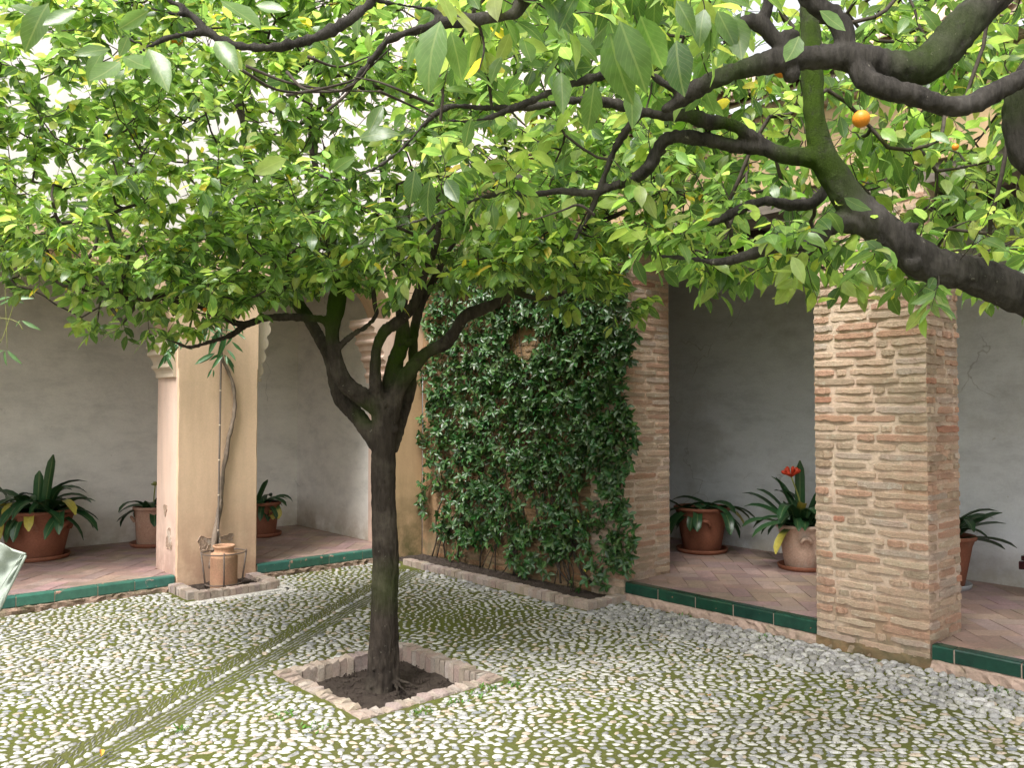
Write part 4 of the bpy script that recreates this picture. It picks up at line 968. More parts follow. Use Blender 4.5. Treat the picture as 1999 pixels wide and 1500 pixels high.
LV = Leaves(LT)
for e in Ends:
    p = B_[e]; pp = B_[Pp[e]]; d = p - pp; x, y, dd = proj(p); hi = -.03 + .36 * max(0, mnoise.noise(Vector(p) * 1.3))
    ns = 3 if dd < 5.6 else 2
    for s in range(ns):
        spray(LV, tw, p, d / (np.linalg.norm(d) + 1e-9) + rnd3(.6) + np.array([0, 0, .15]), random.randint(5, 8), random.uniform(.07, .14), hi + (.25 if s == 0 else 0), .35)
    if random.random() < .5: spray(LV, tw, pp, rnd3(1.0), 4, .10, hi, .4)
obj("twigs", off(tw.mesh("twigs", M['twig'], True), tree.location), tree, "stuff")
LV.build(tree, M['leaf'], 300, "crown", "dense crown of glossy light green leaves")
NMAIN = len(LV.P)
def orange(px, py, d, r, parent, label=None):
    V, F = lathe([(.001, -1), (.35, -.95), (.68, -.74), (.92, -.4), (1.0, 0), (.93, .38), (.70, .72), (.38, .93), (.12, .97), (.001, .93)], 20)
    me = mesh_np("orange", V * r, F, M['orange']); o = obj("orange", me, parent, None, label); p = atd(px, py, d); place(o, Matrix.Translation(p)); o.rotation_euler = (.3, .2, 0); return p
orange(343, 75, D0 - .25, .040, tree, "ripe orange half hidden behind the top left leaves"); orange(400, 605, D0 - .3, .012, tree); orange(783, 135, D0 - .2, .018, tree)
orange(345, 48, D0 - .22, .032, tree)

# ------------------------------------------------------------------ nearer orange tree reaching in from the right
ND = 2.75
ntr = thing("orange_tree", "nearer orange tree whose thick grey limb reaches in from the right edge", "tree", tuple(atd(2500, 1300, 2.6) * (1, 1, 0)))
bp = np.array(ntr.location)
A = [(2060, 602, ND, 42), (1990, 572, ND, 40), (1900, 538, ND, 37), (1815, 515, ND, 36), (1750, 472, ND, 34), (1700, 432, ND, 33), (1660, 393, ND, 31), (1630, 345, ND, 30), (1605, 300, ND, 27), (1592, 240, ND, 21), (1587, 180, ND + .02, 20), (1583, 100, ND + .05, 19), (1580, 30, ND + .08, 17), (1578, -60, ND + .1, 15), (1575, -200, ND + .12, 11)]
Bl = [(1612, 312, ND, 22), (1570, 306, ND, 19), (1530, 303, ND, 17), (1490, 290, ND, 15), (1440, 286, ND + .02, 14), (1380, 272, ND + .03, 13), (1315, 267, ND + .05, 12), (1288, 283, ND + .07, 12), (1268, 325, ND + .08, 12), (1232, 350, ND + .1, 10), (1185, 368, ND + .12, 9), (1150, 377, ND + .14, 8), (1095, 373, ND + .15, 7.5), (1040, 379, ND + .15, 7), (965, 380, ND + .12, 6), (900, 400, ND + .1, 4.5), (820, 430, ND + .1, 3.5), (740, 450, ND + .1, 2.5)]
Cl = [(1530, 300, ND, 12), (1500, 285, ND, 12), (1462, 262, ND, 13), (1425, 242, ND, 13), (1380, 236, ND, 15), (1345, 226, ND, 12), (1290, 225, ND, 10), (1240, 214, ND, 9.5), (1190, 200, ND, 8.5), (1130, 195, ND - .02, 7), (1050, 206, ND - .05, 6.5), (960, 211, ND - .08, 6), (880, 208, ND - .1, 5), (830, 240, ND - .1, 4.5), (790, 285, ND - .1, 4), (730, 330, ND - .1, 3.5), (660, 352, ND - .1, 3), (600, 330, ND - .1, 2)]
C2 = [(1250, 222, ND, 7), (1218, 262, ND + .04, 6.5), (1196, 300, ND + .08, 6), (1172, 365, ND + .12, 6), (1155, 410, ND + .16, 5), (1120, 470, ND + .2, 3.5)]
KD = 2.35
Dl = [(2010, -110, KD, 30), (1960, -30, KD, 32), (1900, 30, KD, 34), (1850, 85, KD, 34), (1802, 130, KD, 36), (1742, 132, KD, 31), (1680, 116, KD, 27), (1620, 111, KD, 24), (1560, 113, KD, 22), (1500, 121, KD, 21), (1450, 135, KD, 19), (1400, 153, KD + .02, 18), (1355, 176, KD + .04, 18), (1318, 203, KD + .06, 14), (1290, 217, KD + .08, 8)]
D2 = [(1345, 180, KD + .04, 12), (1300, 165, KD + .05, 10), (1262, 140, KD + .05, 9.5), (1218, 134, KD + .03, 9), (1165, 150, KD, 9), (1100, 170, KD - .03, 8), (1040, 195, KD - .05, 7), (985, 218, KD - .06, 6), (930, 235, KD - .06, 4.5), (860, 235, KD - .06, 3)]
El = [(1650, 112, KD, 18), (1645, 65, KD, 19), (1628, 32, KD, 19), (1590, 10, KD, 19), (1560, -30, KD, 18), (1530, -120, KD, 15)]
Fl = [(1665, 115, KD, 18), (1690, 155, KD - .03, 20), (1730, 172, KD - .05, 21), (1790, 187, KD - .06, 21), (1850, 206, KD - .06, 21), (1893, 205, KD - .06, 21), (1935, 183, KD - .06, 21), (2000, 150, KD - .05, 21), (2080, 110, KD, 20)]
Gl = [(1560, 112, KD, 14), (1530, 92, KD, 15), (1500, 62, KD, 15), (1475, 42, KD, 15), (1450, 44, KD, 12), (1442, 49, KD, 8)]
G2 = [(1480, 45, KD, 12), (1500, 10, KD, 11), (1490, -40, KD, 10), (1450, -120, KD, 8)]
Hl = [(2060, 80, KD + .25, 30), (2010, 160, KD + .25, 30), (1990, 205, KD + .25, 29), (1988, 260, KD + .25, 27), (2000, 315, KD + .25, 22), (2060, 345, KD + .25, 18)]
Il = [(1690, 438, ND, 24), (1650, 432, ND, 22), (1618, 442, ND, 18), (1595, 465, ND, 14), (1570, 480, ND, 12), (1530, 480, ND, 11), (1480, 492, ND, 10), (1430, 507, ND, 9), (1395, 512, ND, 7), (1350, 505, ND, 5), (1290, 500, ND, 3.5)]
Jl = [(1625, 345, ND + .1, 11), (1608, 375, ND + .12, 11), (1585, 397, ND + .12, 11), (1545, 400, ND + .12, 11), (1500, 393, ND + .12, 10), (1462, 401, ND + .12, 9.5), (1430, 416, ND + .12, 8), (1400, 432, ND + .12, 6), (1340, 450, ND + .12, 4)]
Kl = [(1060, -60, 1.9, 20), (1020, 0, 1.9, 18), (1003, 28, 1.9, 13), (940, 36, 1.9, 12), (865, 44, 1.9, 11), (800, 62, 1.9, 10), (760, 78, 1.9, 8), (735, 105, 1.92, 6), (700, 150, 1.95, 5), (660, 190, 2.0, 3.5), (620, 215, 2.0, 2.5)]
K2 = [(865, 44, 1.9, 8), (845, 20, 1.9, 7), (800, 12, 1.9, 6), (740, 0, 1.9, 5), (690, -30, 1.9, 4)]
Ll = [(790, -90, 1.75, 10), (750, -25, 1.75, 10), (715, 12, 1.75, 10), (670, 46, 1.75, 10), (620, 72, 1.75, 10), (560, 88, 1.75, 10), (500, 93, 1.75, 10), (440, 82, 1.75, 9.5), (403, 58, 1.75, 9), (372, 28, 1.75, 7.5), (330, -2, 1.75, 7), (270, -40, 1.75, 6)]
L2 = [(405, 62, 1.75, 6.5), (370, 66, 1.74, 6), (330, 72, 1.72, 5.5), (295, 88, 1.7, 5), (260, 80, 1.7, 4), (215, 60, 1.7, 3)]
L3 = [(372, 28, 1.75, 6), (330, 25, 1.73, 5), (290, 15, 1.7, 4), (230, 5, 1.68, 3)]
L4 = [(292, 88, 1.7, 3.5), (270, 105, 1.68, 3), (235, 112, 1.66, 2)]
Tr = [(2510, 1850, 2.6, 74), (2505, 1650, 2.6, 64), (2500, 1300, 2.6, 60), (2480, 1100, 2.6, 58), (2440, 900, 2.62, 56), (2340, 760, 2.66, 54), (2200, 680, 2.7, 50), (2060, 612, ND, 46)]
Tr2 = [(2440, 900, 2.62, 45), (2500, 600, 2.5, 40), (2400, 350, 2.45, 36), (2250, 180, 2.4, 34), (2080, 110, KD, 28), (2060, 80, KD + .2, 30)]
Tr3 = [(2400, 350, 2.45, 30), (2250, 0, 2.4, 28), (2010, -110, KD, 28), (1600, -260, 2.2, 22), (1200, -260, 2.0, 18), (1060, -60, 1.9, 17)]
Tr4 = [(1600, -260, 2.2, 14), (1530, -120, KD, 12)]; Tr5 = [(1200, -260, 2.0, 12), (790, -90, 1.75, 10)]
NL = [A, Bl, Cl, C2, Dl, D2, El, Fl, Gl, G2, Hl, Il, Jl, Kl, K2, Ll, L2, L3, L4, Tr, Tr2, Tr3, Tr4, Tr5]
nlimbs = [px_limb(l) for l in NL]
nmoss = [(atd(1585, y, ND), .085, 1.0) for y in range(0, 330, 40)] + [(atd(1610, 330, ND), .10, 1.0), (atd(1640, 375, ND), .08, .8), (atd(1540, 303, ND), .06, .7), (atd(1425, 243, ND), .05, .9), (atd(1350, 225, ND), .04, .8), (atd(1800, 120, KD), .10, .6), (atd(1860, 70, KD), .10, .5), (atd(1985, 210, KD + .25), .07, .5), (atd(1430, 140, KD), .08, .4)]
nknots = [(atd(1782, 515, ND - .055), .028), (atd(1782, 440, ND - .03), .020), (atd(1545, 70, KD), .026), (atd(1545, 145, KD), .022), (atd(1268, 325, ND + .06), .016)]
fuse("trunk", nlimbs, .0062, M['bark_n'], nmoss, ntr, nknots)
tg2 = []; r6 = np.random.default_rng(9)
def field(n, box, dr, low, thin=0.0):
    x0, x1, y0, y1 = box; c = 0
    while c < n:
        x, y, d = r6.uniform(x0, x1), r6.uniform(y0, y1), r6.uniform(*dr)
        if y > np.interp(x, [a for a, b in low], [b for a, b in low]): continue
        p = atd(x, y, d)
        if fbm(p, 2.6, 2) < -.15 + thin and r6.random() < .7: continue
        tg2.append(p); c += 1
lowR = [(1180, 420), (1250, 520), (1320, 545), (1400, 560), (1460, 520), (1500, 560), (1600, 560), (1700, 575), (1800, 585), (1900, 600), (2060, 600), (2400, 620)]
field(115, (1230, 2250, 150, 600), (3.05, 3.9), [(x, y - 35) for x, y in lowR])
field(34, (1560, 2250, 430, 600), (2.65, 3.2), [(x, y - 25) for x, y in lowR])
field(22, (1250, 1620, 440, 560), (2.7, 3.1), [(x, y - 25) for x, y in lowR])
field(190, (1250, 2250, -150, 420), (3.1, 4.5), [(0, 999), (3000, 999)])
field(42, (820, 1450, -100, 230), (2.2, 2.9), [(800, 150), (1000, 180), (1450, 200)])
field(15, (900, 1400, -100, 30), (1.7, 2.2), [(0, 999), (3000, 999)])
field(22, (760, 1300, 230, 400), (2.7, 3.2), [(500, 420), (1300, 420)])
field(75, (1640, 2200, -40, 300), (3.3, 4.6), [(0, 999), (3000, 999)])
NFIX = len(tg2)
nodes, par = [], []
for P, rd in nlimbs:
    for p, q in zip(P, rd):
        if proj(p)[2] > 0: nodes.append(p); par.append(-1)
B2, Pp2, Cn2, Ends2, Chains2 = grow(nodes, par, tg2)
tw = MB()
for ch in Chains2:
    rr = np.clip(.0017 * np.maximum(Cn2[ch], 1) ** .5, .0017, .008); V, F = tube(B2[ch], rr, 5, False); tw.add(V, F)
# bare grey twigs crossing in the upper middle
for a in [((480, 128), (560, 160), (650, 175), (740, 178)), ((560, 185), (640, 170), (700, 150), (760, 95)), ((560, 140), (600, 175), (690, 165), (760, 60)), ((740, 178), (800, 205), (850, 230)), ((640, 215), (680, 180), (720, 120), (755, 85)), ((600, 110), (660, 130), (720, 110)), ((470, 135), (540, 175), (610, 180), (680, 178)), ((845, 205), (790, 180), (740, 160), (690, 150)), ((930, 30), (945, 90), (935, 140)), ((1160, 420), (1130, 400), (1100, 410), (1040, 430))]:
    P = catmull(np.array([atd(x, y, 2.0 + .1 * math.sin(x)) for x, y in a]), 4); V, F = tube(P, np.linspace(.0042, .0016, len(P)), 5, True); tw.add(V, F)
LN = Leaves(LT)
for e in Ends2:
    p = B2[e]; pp = B2[Pp2[e]]; d = p - pp; dd = proj(p)[2]; hi = .08 + .25 * max(0, mnoise.noise(Vector(p) * 1.5))
    for s in range(2):
        spray(LN, tw, p, d / (np.linalg.norm(d) + 1e-9) + rnd3(.7), random.randint(4, 6), random.uniform(.11, .17), hi, .38, ll=(.066, .100))
    if random.random() < .6: spray(LN, tw, pp, rnd3(1.0), 4, .10, hi, .5, ll=(.06, .10))
# large single leaves close to the lens: (base px, tip px, depth, colour)
YG, MG, DG = (.165, .26, .022), (.10, .185, .03), (.06, .125, .025)
for bx, by, tx, ty, d, c in [(95, 5, 40, 95, 1.5, MG), (20, 10, 90, 20, 1.5, MG), (150, 20, 88, 55, 1.5, YG), (120, 15, 112, 68, 1.5, YG), (215, 95, 145, 105, 1.6, MG), (205, 95, 152, 160, 1.6, YG), (290, 95, 330, 172, 1.6, YG), (240, 110, 305, 140, 1.6, YG), (235, 120, 180, 165, 1.6, YG), (250, 70, 235, 110, 1.6, MG), (290, 20, 230, 60, 1.6, YG),
     (430, 0, 515, 48, 1.6, YG), (500, 10, 560, 22, 1.6, YG), (480, 60, 550, 50, 1.65, YG), (420, 80, 470, 125, 1.65, YG), (440, 85, 475, 140, 1.65, (.4, .45, .04)), (860, 40, 815, 160, 1.7, YG), (880, 60, 905, 150, 1.7, YG), (700, 20, 690, 70, 1.8, MG), (640, 90, 670, 130, 1.8, DG),
     (1320, 78, 1325, 182, 1.9, DG), (1250, 30, 1290, 140, 1.85, YG), (1210, 40, 1260, 175, 1.8, MG), (1190, 60, 1215, 190, 1.9, MG), (1130, -20, 1090, 55, 1.7, DG), (1060, -20, 1120, 60, 1.7, DG), (1400, 20, 1440, 90, 1.9, MG), (1430, 30, 1460, 118, 1.9, MG), (1320, 0, 1360, 60, 1.9, MG), (1560, 70, 1540, 130, 2.0, MG), (1100, 60, 1175, 115, 1.9, MG), (1095, 140, 1102, 220, 2.0, YG), (1160, 160, 1150, 255, 2.0, MG), (1230, 170, 1240, 250, 2.1, MG), (1020, 70, 1040, 130, 2.0, YG), (980, 110, 950, 150, 2.0, MG),
     (1600, 20, 1650, 60, 2.2, YG), (1800, 20, 1850, 60, 2.4, YG), (1680, 30, 1730, 10, 2.4, MG), (1690, 470, 1740, 500, 2.6, MG), (1545, 500, 1575, 550, 2.6, (.3, .4, .04)), (720, 260, 745, 200, 2.0, MG), (840, 350, 825, 430, 2.2, DG), (810, 330, 800, 400, 2.2, DG), (870, 350, 900, 395, 2.2, DG), (700, 270, 770, 245, 2.1, MG), (920, 230, 905, 290, 2.1, DG), (650, 335, 690, 300, 2.2, (.16, .25, .12)), (560, 310, 490, 335, 2.2, (.42, .45, .03)), (1120, 385, 1100, 420, 2.5, (.35, .4, .08))]:
    a, b = atd(bx, by, d), atd(tx, ty, d + random.uniform(-.06, .02)); v = b - a; L = np.linalg.norm(v); vw = (a - CAM) / np.linalg.norm(a - CAM)
    LN.add(a, v, -vw * .8 + UPV * .5 + rnd3(.2), L, c)
obj("twigs", off(tw.mesh("twigs", M['twig'], True), ntr.location), ntr, "stuff")
LN.build(ntr, M['leaf'], 300, "crown", "loose hanging leaves of the nearer orange tree")
pO = orange(1681, 232, ND + .12, .0295, ntr, "bright ripe orange hanging alone beside the mossy limb")
orange(1527, 135, ND + .1, .028, ntr); orange(1865, 287, ND + .25, .012, ntr)
tw = MB(); q = atd(1679, 170, ND + .1); V, F = tube(catmull([pO + np.array([0, 0, .028]), (pO + q) / 2 + .01, q]), .0016, 4, False); tw.add(V, F)
obj("stalk", off(tw.mesh("stalk", M['twig'], True), ntr.location), ntr)

# ================================================================== dark climber on the brick wall
clm = thing("climber", "dark glossy star-jasmine style climber covering the brick wall beside the corner", "climbing plant", (XW - .1, 6.0, 0))
LI = Leaves(IT); vt = MB(); rr_ = random.Random(17)
def ivycol():
    t = rr_.random()
    if t < .12: return (.06, .13, .03)
    if t < .9: return (rr_.uniform(.020, .045), rr_.uniform(.060, .115), rr_.uniform(.016, .027))
    return (.04, .09, .03)
stemb = [(940, 1120), (1000, 1125), (1090, 1140), (1130, 1150), (870, 1090), (1150, 1140)]
stems = []
for sx, sy in stemb:
    for k in range(4):
        P = []; x, y = sx + rr_.uniform(-15, 15), sy; tx = rr_.uniform(840, 1220); st = 14
        for i in range(st):
            f = i / (st - 1); xx = x + (tx - x) * f + rr_.uniform(-14, 14); yy = y + (560 - y) * f
            p = atX(xx, yy, XW - .03 - .02 * rr_.random()); P.append((min(p[0], XW - .015), min(p[1], YW - .03), max(.02, p[2])))
        C_ = catmull(P, 3); stems.append(C_); V, F = tube(C_, np.linspace(.009, .0025, len(C_)) * rr_.uniform(.5, 1.1), 5, True); vt.add(V, F)
def ivy_density(x, y):
    if x < 822 + 12 * math.sin(y * .05) or x > 1232 + 14 * math.sin(y * .031): return 0
    if y > 1150: return 0
    if ((x - 1025) / 30) ** 2 + ((y - 668) / 34) ** 2 < 1: return .10
    n = mnoise.noise(Vector((x * .016, y * .016, 2)))
    k = 1.0
    if y > 820: k = 1.0 - (y - 820) / 330 * .50
    if y > 1050 + (x - 830) * .2: k *= .5
    if 960 < x < 1180 and y > 880: k *= .8
    return max(0, k + n * (.8 if y > 820 else .4))
cnt = 0
while cnt < 2000:
    x, y = rr_.uniform(815, 1245), rr_.uniform(480, 1150)
    if rr_.random() > ivy_density(x, y): continue
    p = atX(x, y, XW - rr_.uniform(.03, .13)); 
    if p[2] < .06 or p[1] > YW - .02: continue
    cnt += 1; ax = np.array([-.75, 0, .15]) + np.array([rr_.gauss(0, .45), rr_.gauss(0, .6), rr_.gauss(0, .5)]); ax /= np.linalg.norm(ax)
    n = rr_.randint(4, 6); e1 = np.cross(ax, [.2, .5, .8]); e1 /= np.linalg.norm(e1); e2 = np.cross(ax, e1)
    V, F = tube([p + np.array([.05, 0, -.02]), p], .0015, 3, False); vt.add(V, F)
    for i in range(n):
        a = i * 6.283 / n + rr_.uniform(-.3, .3); d = (e1 * math.cos(a) + e2 * math.sin(a)) * 1.0 + ax * rr_.uniform(.1, .6) + np.array([0, 0, -.28])
        LI.add(p, d, ax + UPV * .3 + rnd3(.2), rr_.uniform(.048, .085), ivycol())
cnt = 0
while cnt < 6500:                                       # under-layer close to the wall, keeps the mass deep
    x, y = rr_.uniform(815, 1240), rr_.uniform(470, 1120); dn = ivy_density(x, y)
    if dn < .5 or rr_.random() > dn: continue
    cnt += 1; p = atX(x, y, XW - rr_.uniform(.015, .075))
    if p[2] < .1 or p[1] > YW - .02: continue
    LI.add(p, np.array([-.4, rr_.gauss(0, .6), rr_.gauss(-.5, .4)]), np.array([-1, 0, .5]) + rnd3(.35), rr_.uniform(.04, .065), ivycol())
obj("stems", off(vt.mesh("stems", M['twig'], True), clm.location), clm)
LI.build(clm, M['ivy'], 300, "foliage", "dense mat of dark glossy leaves")
for px, py in ((1130, 1022), (1143, 1118)):
    V, Q, T, uv = IT[0]; me = mesh_np("yellow_leaf", V * .035, [Q, T], M['ygreen']); o = obj("leaf", me, clm, None, "single yellow leaf among the dark ones"); place(o, Matrix.Translation(atX(px, py, XW - .14)) @ Matrix.Rotation(R(60), 4, 'X'))

# ================================================================== vine, cane, clay pipe and wire cage at the peach pier
def pf(px, py, off_=.03): p = atY(px, py, YW - off_); return p
vin = thing("vine", "twisting woody vine growing up the face of the peach pier beside the cane", "vine", tuple(pf(418, 1090, .12)))
L_ = [(414, 1110, .13), (416, 1075, .10), (422, 1030, .06), (430, 985, .03), (433, 940, .03), (440, 895, .03), (447, 855, .03), (456, 815, .035), (459, 785, .03), (455, 750, .03), (444, 722, .03), (434, 700, .03), (431, 670, .03), (428, 630, .04), (425, 580, .05)]
P = catmull([pf(a, b, c) for a, b, c in L_], 4); P += rng.normal(size=P.shape) * .002
V, F = tube(P, np.linspace(.026, .010, len(P)) * (1 + .12 * np.sin(np.arange(len(P)) * 1.3)), 9, True, .06); mb = MB(); mb.add(V, F)
P2 = catmull([pf(a, b, c) for a, b, c in [(425, 1095, .10), (424, 1050, .07), (427, 1010, .05), (432, 975, .04)]], 4); V, F = tube(P2, np.linspace(.018, .010, len(P2)), 8, True, .06); mb.add(V, F)
obj("stem", off(mb.mesh("stem", M['vinebark'], True), vin.location), vin)
LVn = Leaves(VT); tw = MB()
for x, y, k in [(432, 650, 5), (415, 640, 5), (450, 660, 4), (395, 650, 5), (436, 690, 3), (425, 610, 6), (460, 640, 4), (380, 640, 4), (350, 660, 4), (330, 690, 4), (445, 620, 5), (700, 590, 0)]:
    for i in range(k):
        p = pf(x + random.uniform(-10, 10), y + random.uniform(-12, 12), random.uniform(.05, .18)); LVn.add(p, np.array([random.gauss(0, .7), random.gauss(-.3, .3), random.gauss(-.5, .4)]), np.array([0, -1, .4]) + rnd3(.3), random.uniform(.09, .15), (.05, random.uniform(.12, .17), .05))
for x0_, y0_, x1_, y1_ in [(436, 692, 410, 718), (436, 692, 458, 720), (440, 696, 463, 728), (414, 720, 404, 738), (417, 722, 418, 738), (420, 690, 378, 706), (418, 692, 386, 712), (352, 672, 318, 688), (350, 676, 320, 700), (432, 640, 400, 690), (440, 650, 430, 705)]:
    a, b = pf(x0_, y0_, .10), pf(x1_, y1_, .12); LVn.add(a, b - a, np.array([0, -1, .5]), np.linalg.norm(b - a), (.05, random.uniform(.11, .16), .045))
LVn.build(vin, M['ivy'], 300, "foliage")
can = thing("bamboo_cane", "straight thin grey bamboo cane leaning on the peach pier", "cane", tuple(pf(424, 1100, .10)))
a, b = pf(425, 1085, .09), pf(433, 600, .015); mb = MB(); V, F = tube(np.array([a + (b - a) * t for t in np.linspace(0, 1, 40)]), .009, 8, True); mb.add(V, F)
obj("shaft", off(mb.mesh("shaft", M['cane'], True), can.location), can)
mb = MB(); V, F = tube(np.array([(0, 0, -.006), (0, 0, 0), (0, 0, .006)]), [.009, .0115, .009], 8, False); mb.add(V, F); kme = mb.mesh("node", M['cream'], True)
for t in (.1, .24, .38, .52, .66, .80, .93):
    p = a + (b - a) * t; o = obj("node", kme, can); place(o, Matrix.Translation(p))
pc = atz(437, 1150, .03); pc[1] = 7.17; pc = np.array([pc[0], 7.17, .03]); pc[0] = atY(437, 1110, 7.17)[0]
prof = [(.10, 0)]
for i in range(26): prof += [(.115, .004 + i * .0105), (.106, .0095 + i * .0105)]
prof += [(.112, .285), (.108, .30), (.086, .305), (.080, .315), (.080, .345), (.093, .352), (.095, .366), (.084, .368), (.080, .36), (.076, .30), (.074, .05)]
V, F = lathe(prof, 28, pc); mb = MB(); mb.add(V, F, (1, 1, 1))
cp = obj("clay_pot", mb.mesh("clay_pot", M['clay'], True)); tag(cp, "ribbed pale clay cylinder pot inside the wire cage at the vine's foot", "pot")
cg = thing("wire_cage", "rusty wire cage standing round the ribbed clay cylinder", "cage", (pc[0], pc[1], .02))
for zz, rr, nm in ((.335, .185, "top_ring"), (.07, .155, "lower_ring")):
    aa = np.linspace(0, 2 * math.pi, 25); P = np.stack([pc[0] + rr * np.cos(aa), pc[1] + rr * np.sin(aa) * .9, np.full(25, zz)], -1); V, F = tube(P, .006, 5, False); mb = MB(); mb.add(V, F); obj(nm, off(mb.mesh(nm, M['iron'], True), cg.location), cg)
for k in range(4):
    a_ = R(230 + k * 90 + 20); c_, s_ = math.cos(a_), math.sin(a_) * .9; V, F = tube([(pc[0] + .145 * c_, pc[1] + .145 * s_, .0), (pc[0] + .190 * c_, pc[1] + .190 * s_, .35)], .008, 6, True); mb = MB(); mb.add(V, F); obj("leg", off(mb.mesh("leg", M['iron'], True), cg.location), cg)
# hanging tendril at the left edge
tnd = thing("jasmine_tendril", "thin jasmine tendrils with narrow leaves hanging at the far left edge", "vine", tuple(atd(5, 480, 6.2)))
mb = MB()
for a in [((8, 470), (10, 560), (12, 620), (14, 680)), ((40, 540), (25, 600), (5, 660), (-15, 690)), ((-30, 625), (10, 622), (35, 630), (45, 645))]:
    P = catmull([atd(x, y, 6.2) for x, y in a], 5); V, F = tube(P, .0025, 4, True); mb.add(V, F)
obj("stem", off(mb.mesh("stem", M['bud'], True), tnd.location), tnd)
LT_ = Leaves(VT)
for x0_, y0_, x1_, y1_ in [(14, 684, 38, 712), (10, 684, 8, 714), (8, 684, -10, 690), (25, 582, 62, 583), (22, 580, 44, 593), (28, 584, -5, 592), (20, 582, 24, 596), (42, 626, 75, 645), (40, 625, 30, 637), (20, 580, -10, 585)]:
    a, b = atd(x0_, y0_, 6.2), atd(x1_, y1_, 6.2); LT_.add(a, b - a, -FW + UPV * .5, np.linalg.norm(b - a) * 1.05, (.10, .20, .07))
LT_.build(tnd, M['ivy'], 300, "foliage")

# ================================================================== pots with clivias
def pot(name, c, rt, rbm, h, mat, label, handle_az=None, rim=True, straight=False):
    t = thing(name, label, "flower pot", c, "terracotta pots in the arcades")
    prof = [(.001, .012), (rbm - .01, .0), (rbm, .01), (rbm + (rt - rbm) * .35, h * .4), (rbm + (rt - rbm) * .72, h * .8), (rt - .004, h - .035), (rt - .003, h - .034)]
    prof2 = [(rt - .006, h - .036), (rt + .010, h - .030), (rt + .014, h - .012), (rt + .008, h), (rt - .008, h), (rt - .022, h - .012), (rt - .03, h - .05), (.001, h - .06)]
    V, F = lathe(prof, 36); mb = MB(); mb.add(V, F); obj("body", mb.mesh("body", mat, True), t)
    V, F = lathe(prof2, 36); mb = MB(); mb.add(V, F); obj("rim", mb.mesh("rim", mat, True), t)
    mb = MB(); V, F = lathe([(.001, h - .045), (rt - .028, h - .048)], 24); mb.add(V, [F[0][:, ::-1]]); obj("soil", mb.mesh("soil", M['soil'], True), t)
    if handle_az is not None:
        rh = rbm + (rt - rbm) * .62
        for az in handle_az:
            P = []; 
            for k in range(9):
                a = math.pi * k / 8; hw = .20; ang = az + math.cos(a) * hw; z = h * .60 + math.sin(a) * h * .13; q = rh + .004 + math.sin(a) * .030
                P.append((math.cos(ang) * q, math.sin(ang) * q, z))
            V, F = tube(P, .018 * rt / .25, 8, True); mb = MB(); mb.add(V, F); obj("handle", mb.mesh("handle", mat, True), t)
    return t
def saucer(c, r, mat, label, grp="saucers under the pots"):
    V, F = lathe([(.001, 0), (r * .88, 0), (r * .95, .006), (r, .038), (r * .985, .044), (r * .95, .042), (r * .90, .014), (.001, .012)], 36); mb = MB(); mb.add(V, F)
    o = obj("plant_saucer", mb.mesh("plant_saucer", mat, True)); o.location = c; return tag(o, label, "saucer", grp)
def strap(az, el, L, w, droop, col, twist=0.0, tipcol=None):
    n = 8; P = []; d = np.array([math.cos(az) * math.cos(el), math.sin(az) * math.cos(el), math.sin(el)]); p = np.zeros(3); P = [p.copy()]
    for i in range(n):
        d = d + np.array([0, 0, -droop * (.25 + i / n)]); d /= np.linalg.norm(d); p = p + d * L / n; P.append(p.copy())
    side = np.array([-math.sin(az), math.cos(az), twist]); V, C, U = [], [], []
    for i, q in enumerate(P):
        s = i / n; ww = w * min(1, .55 + s * 1.6) * (1 if s < .72 else math.sqrt(max(0.02, 1 - ((s - .72) / .28) ** 2))) / 2
        up = np.cross(side, P[min(i + 1, n)] - P[max(i - 1, 0)]); up /= np.linalg.norm(up) + 1e-9; up = up if up[2] >= 0 else -up
        for k in (-1, 0, 1): V.append(q + side * ww * k + up * abs(k) * ww * .35); U.append((.5 + k * .5, s)); C.append(tipcol if (tipcol and s > .55) else col)
    i = np.arange(n)[:, None] * 3 + np.arange(2)[None]; F = np.stack([i, i + 1, i + 4, i + 3], -1).reshape(-1, 4)
    return mesh_np("leaf", V, F, M['strap'], col=np.array(C), uv=np.array(U))
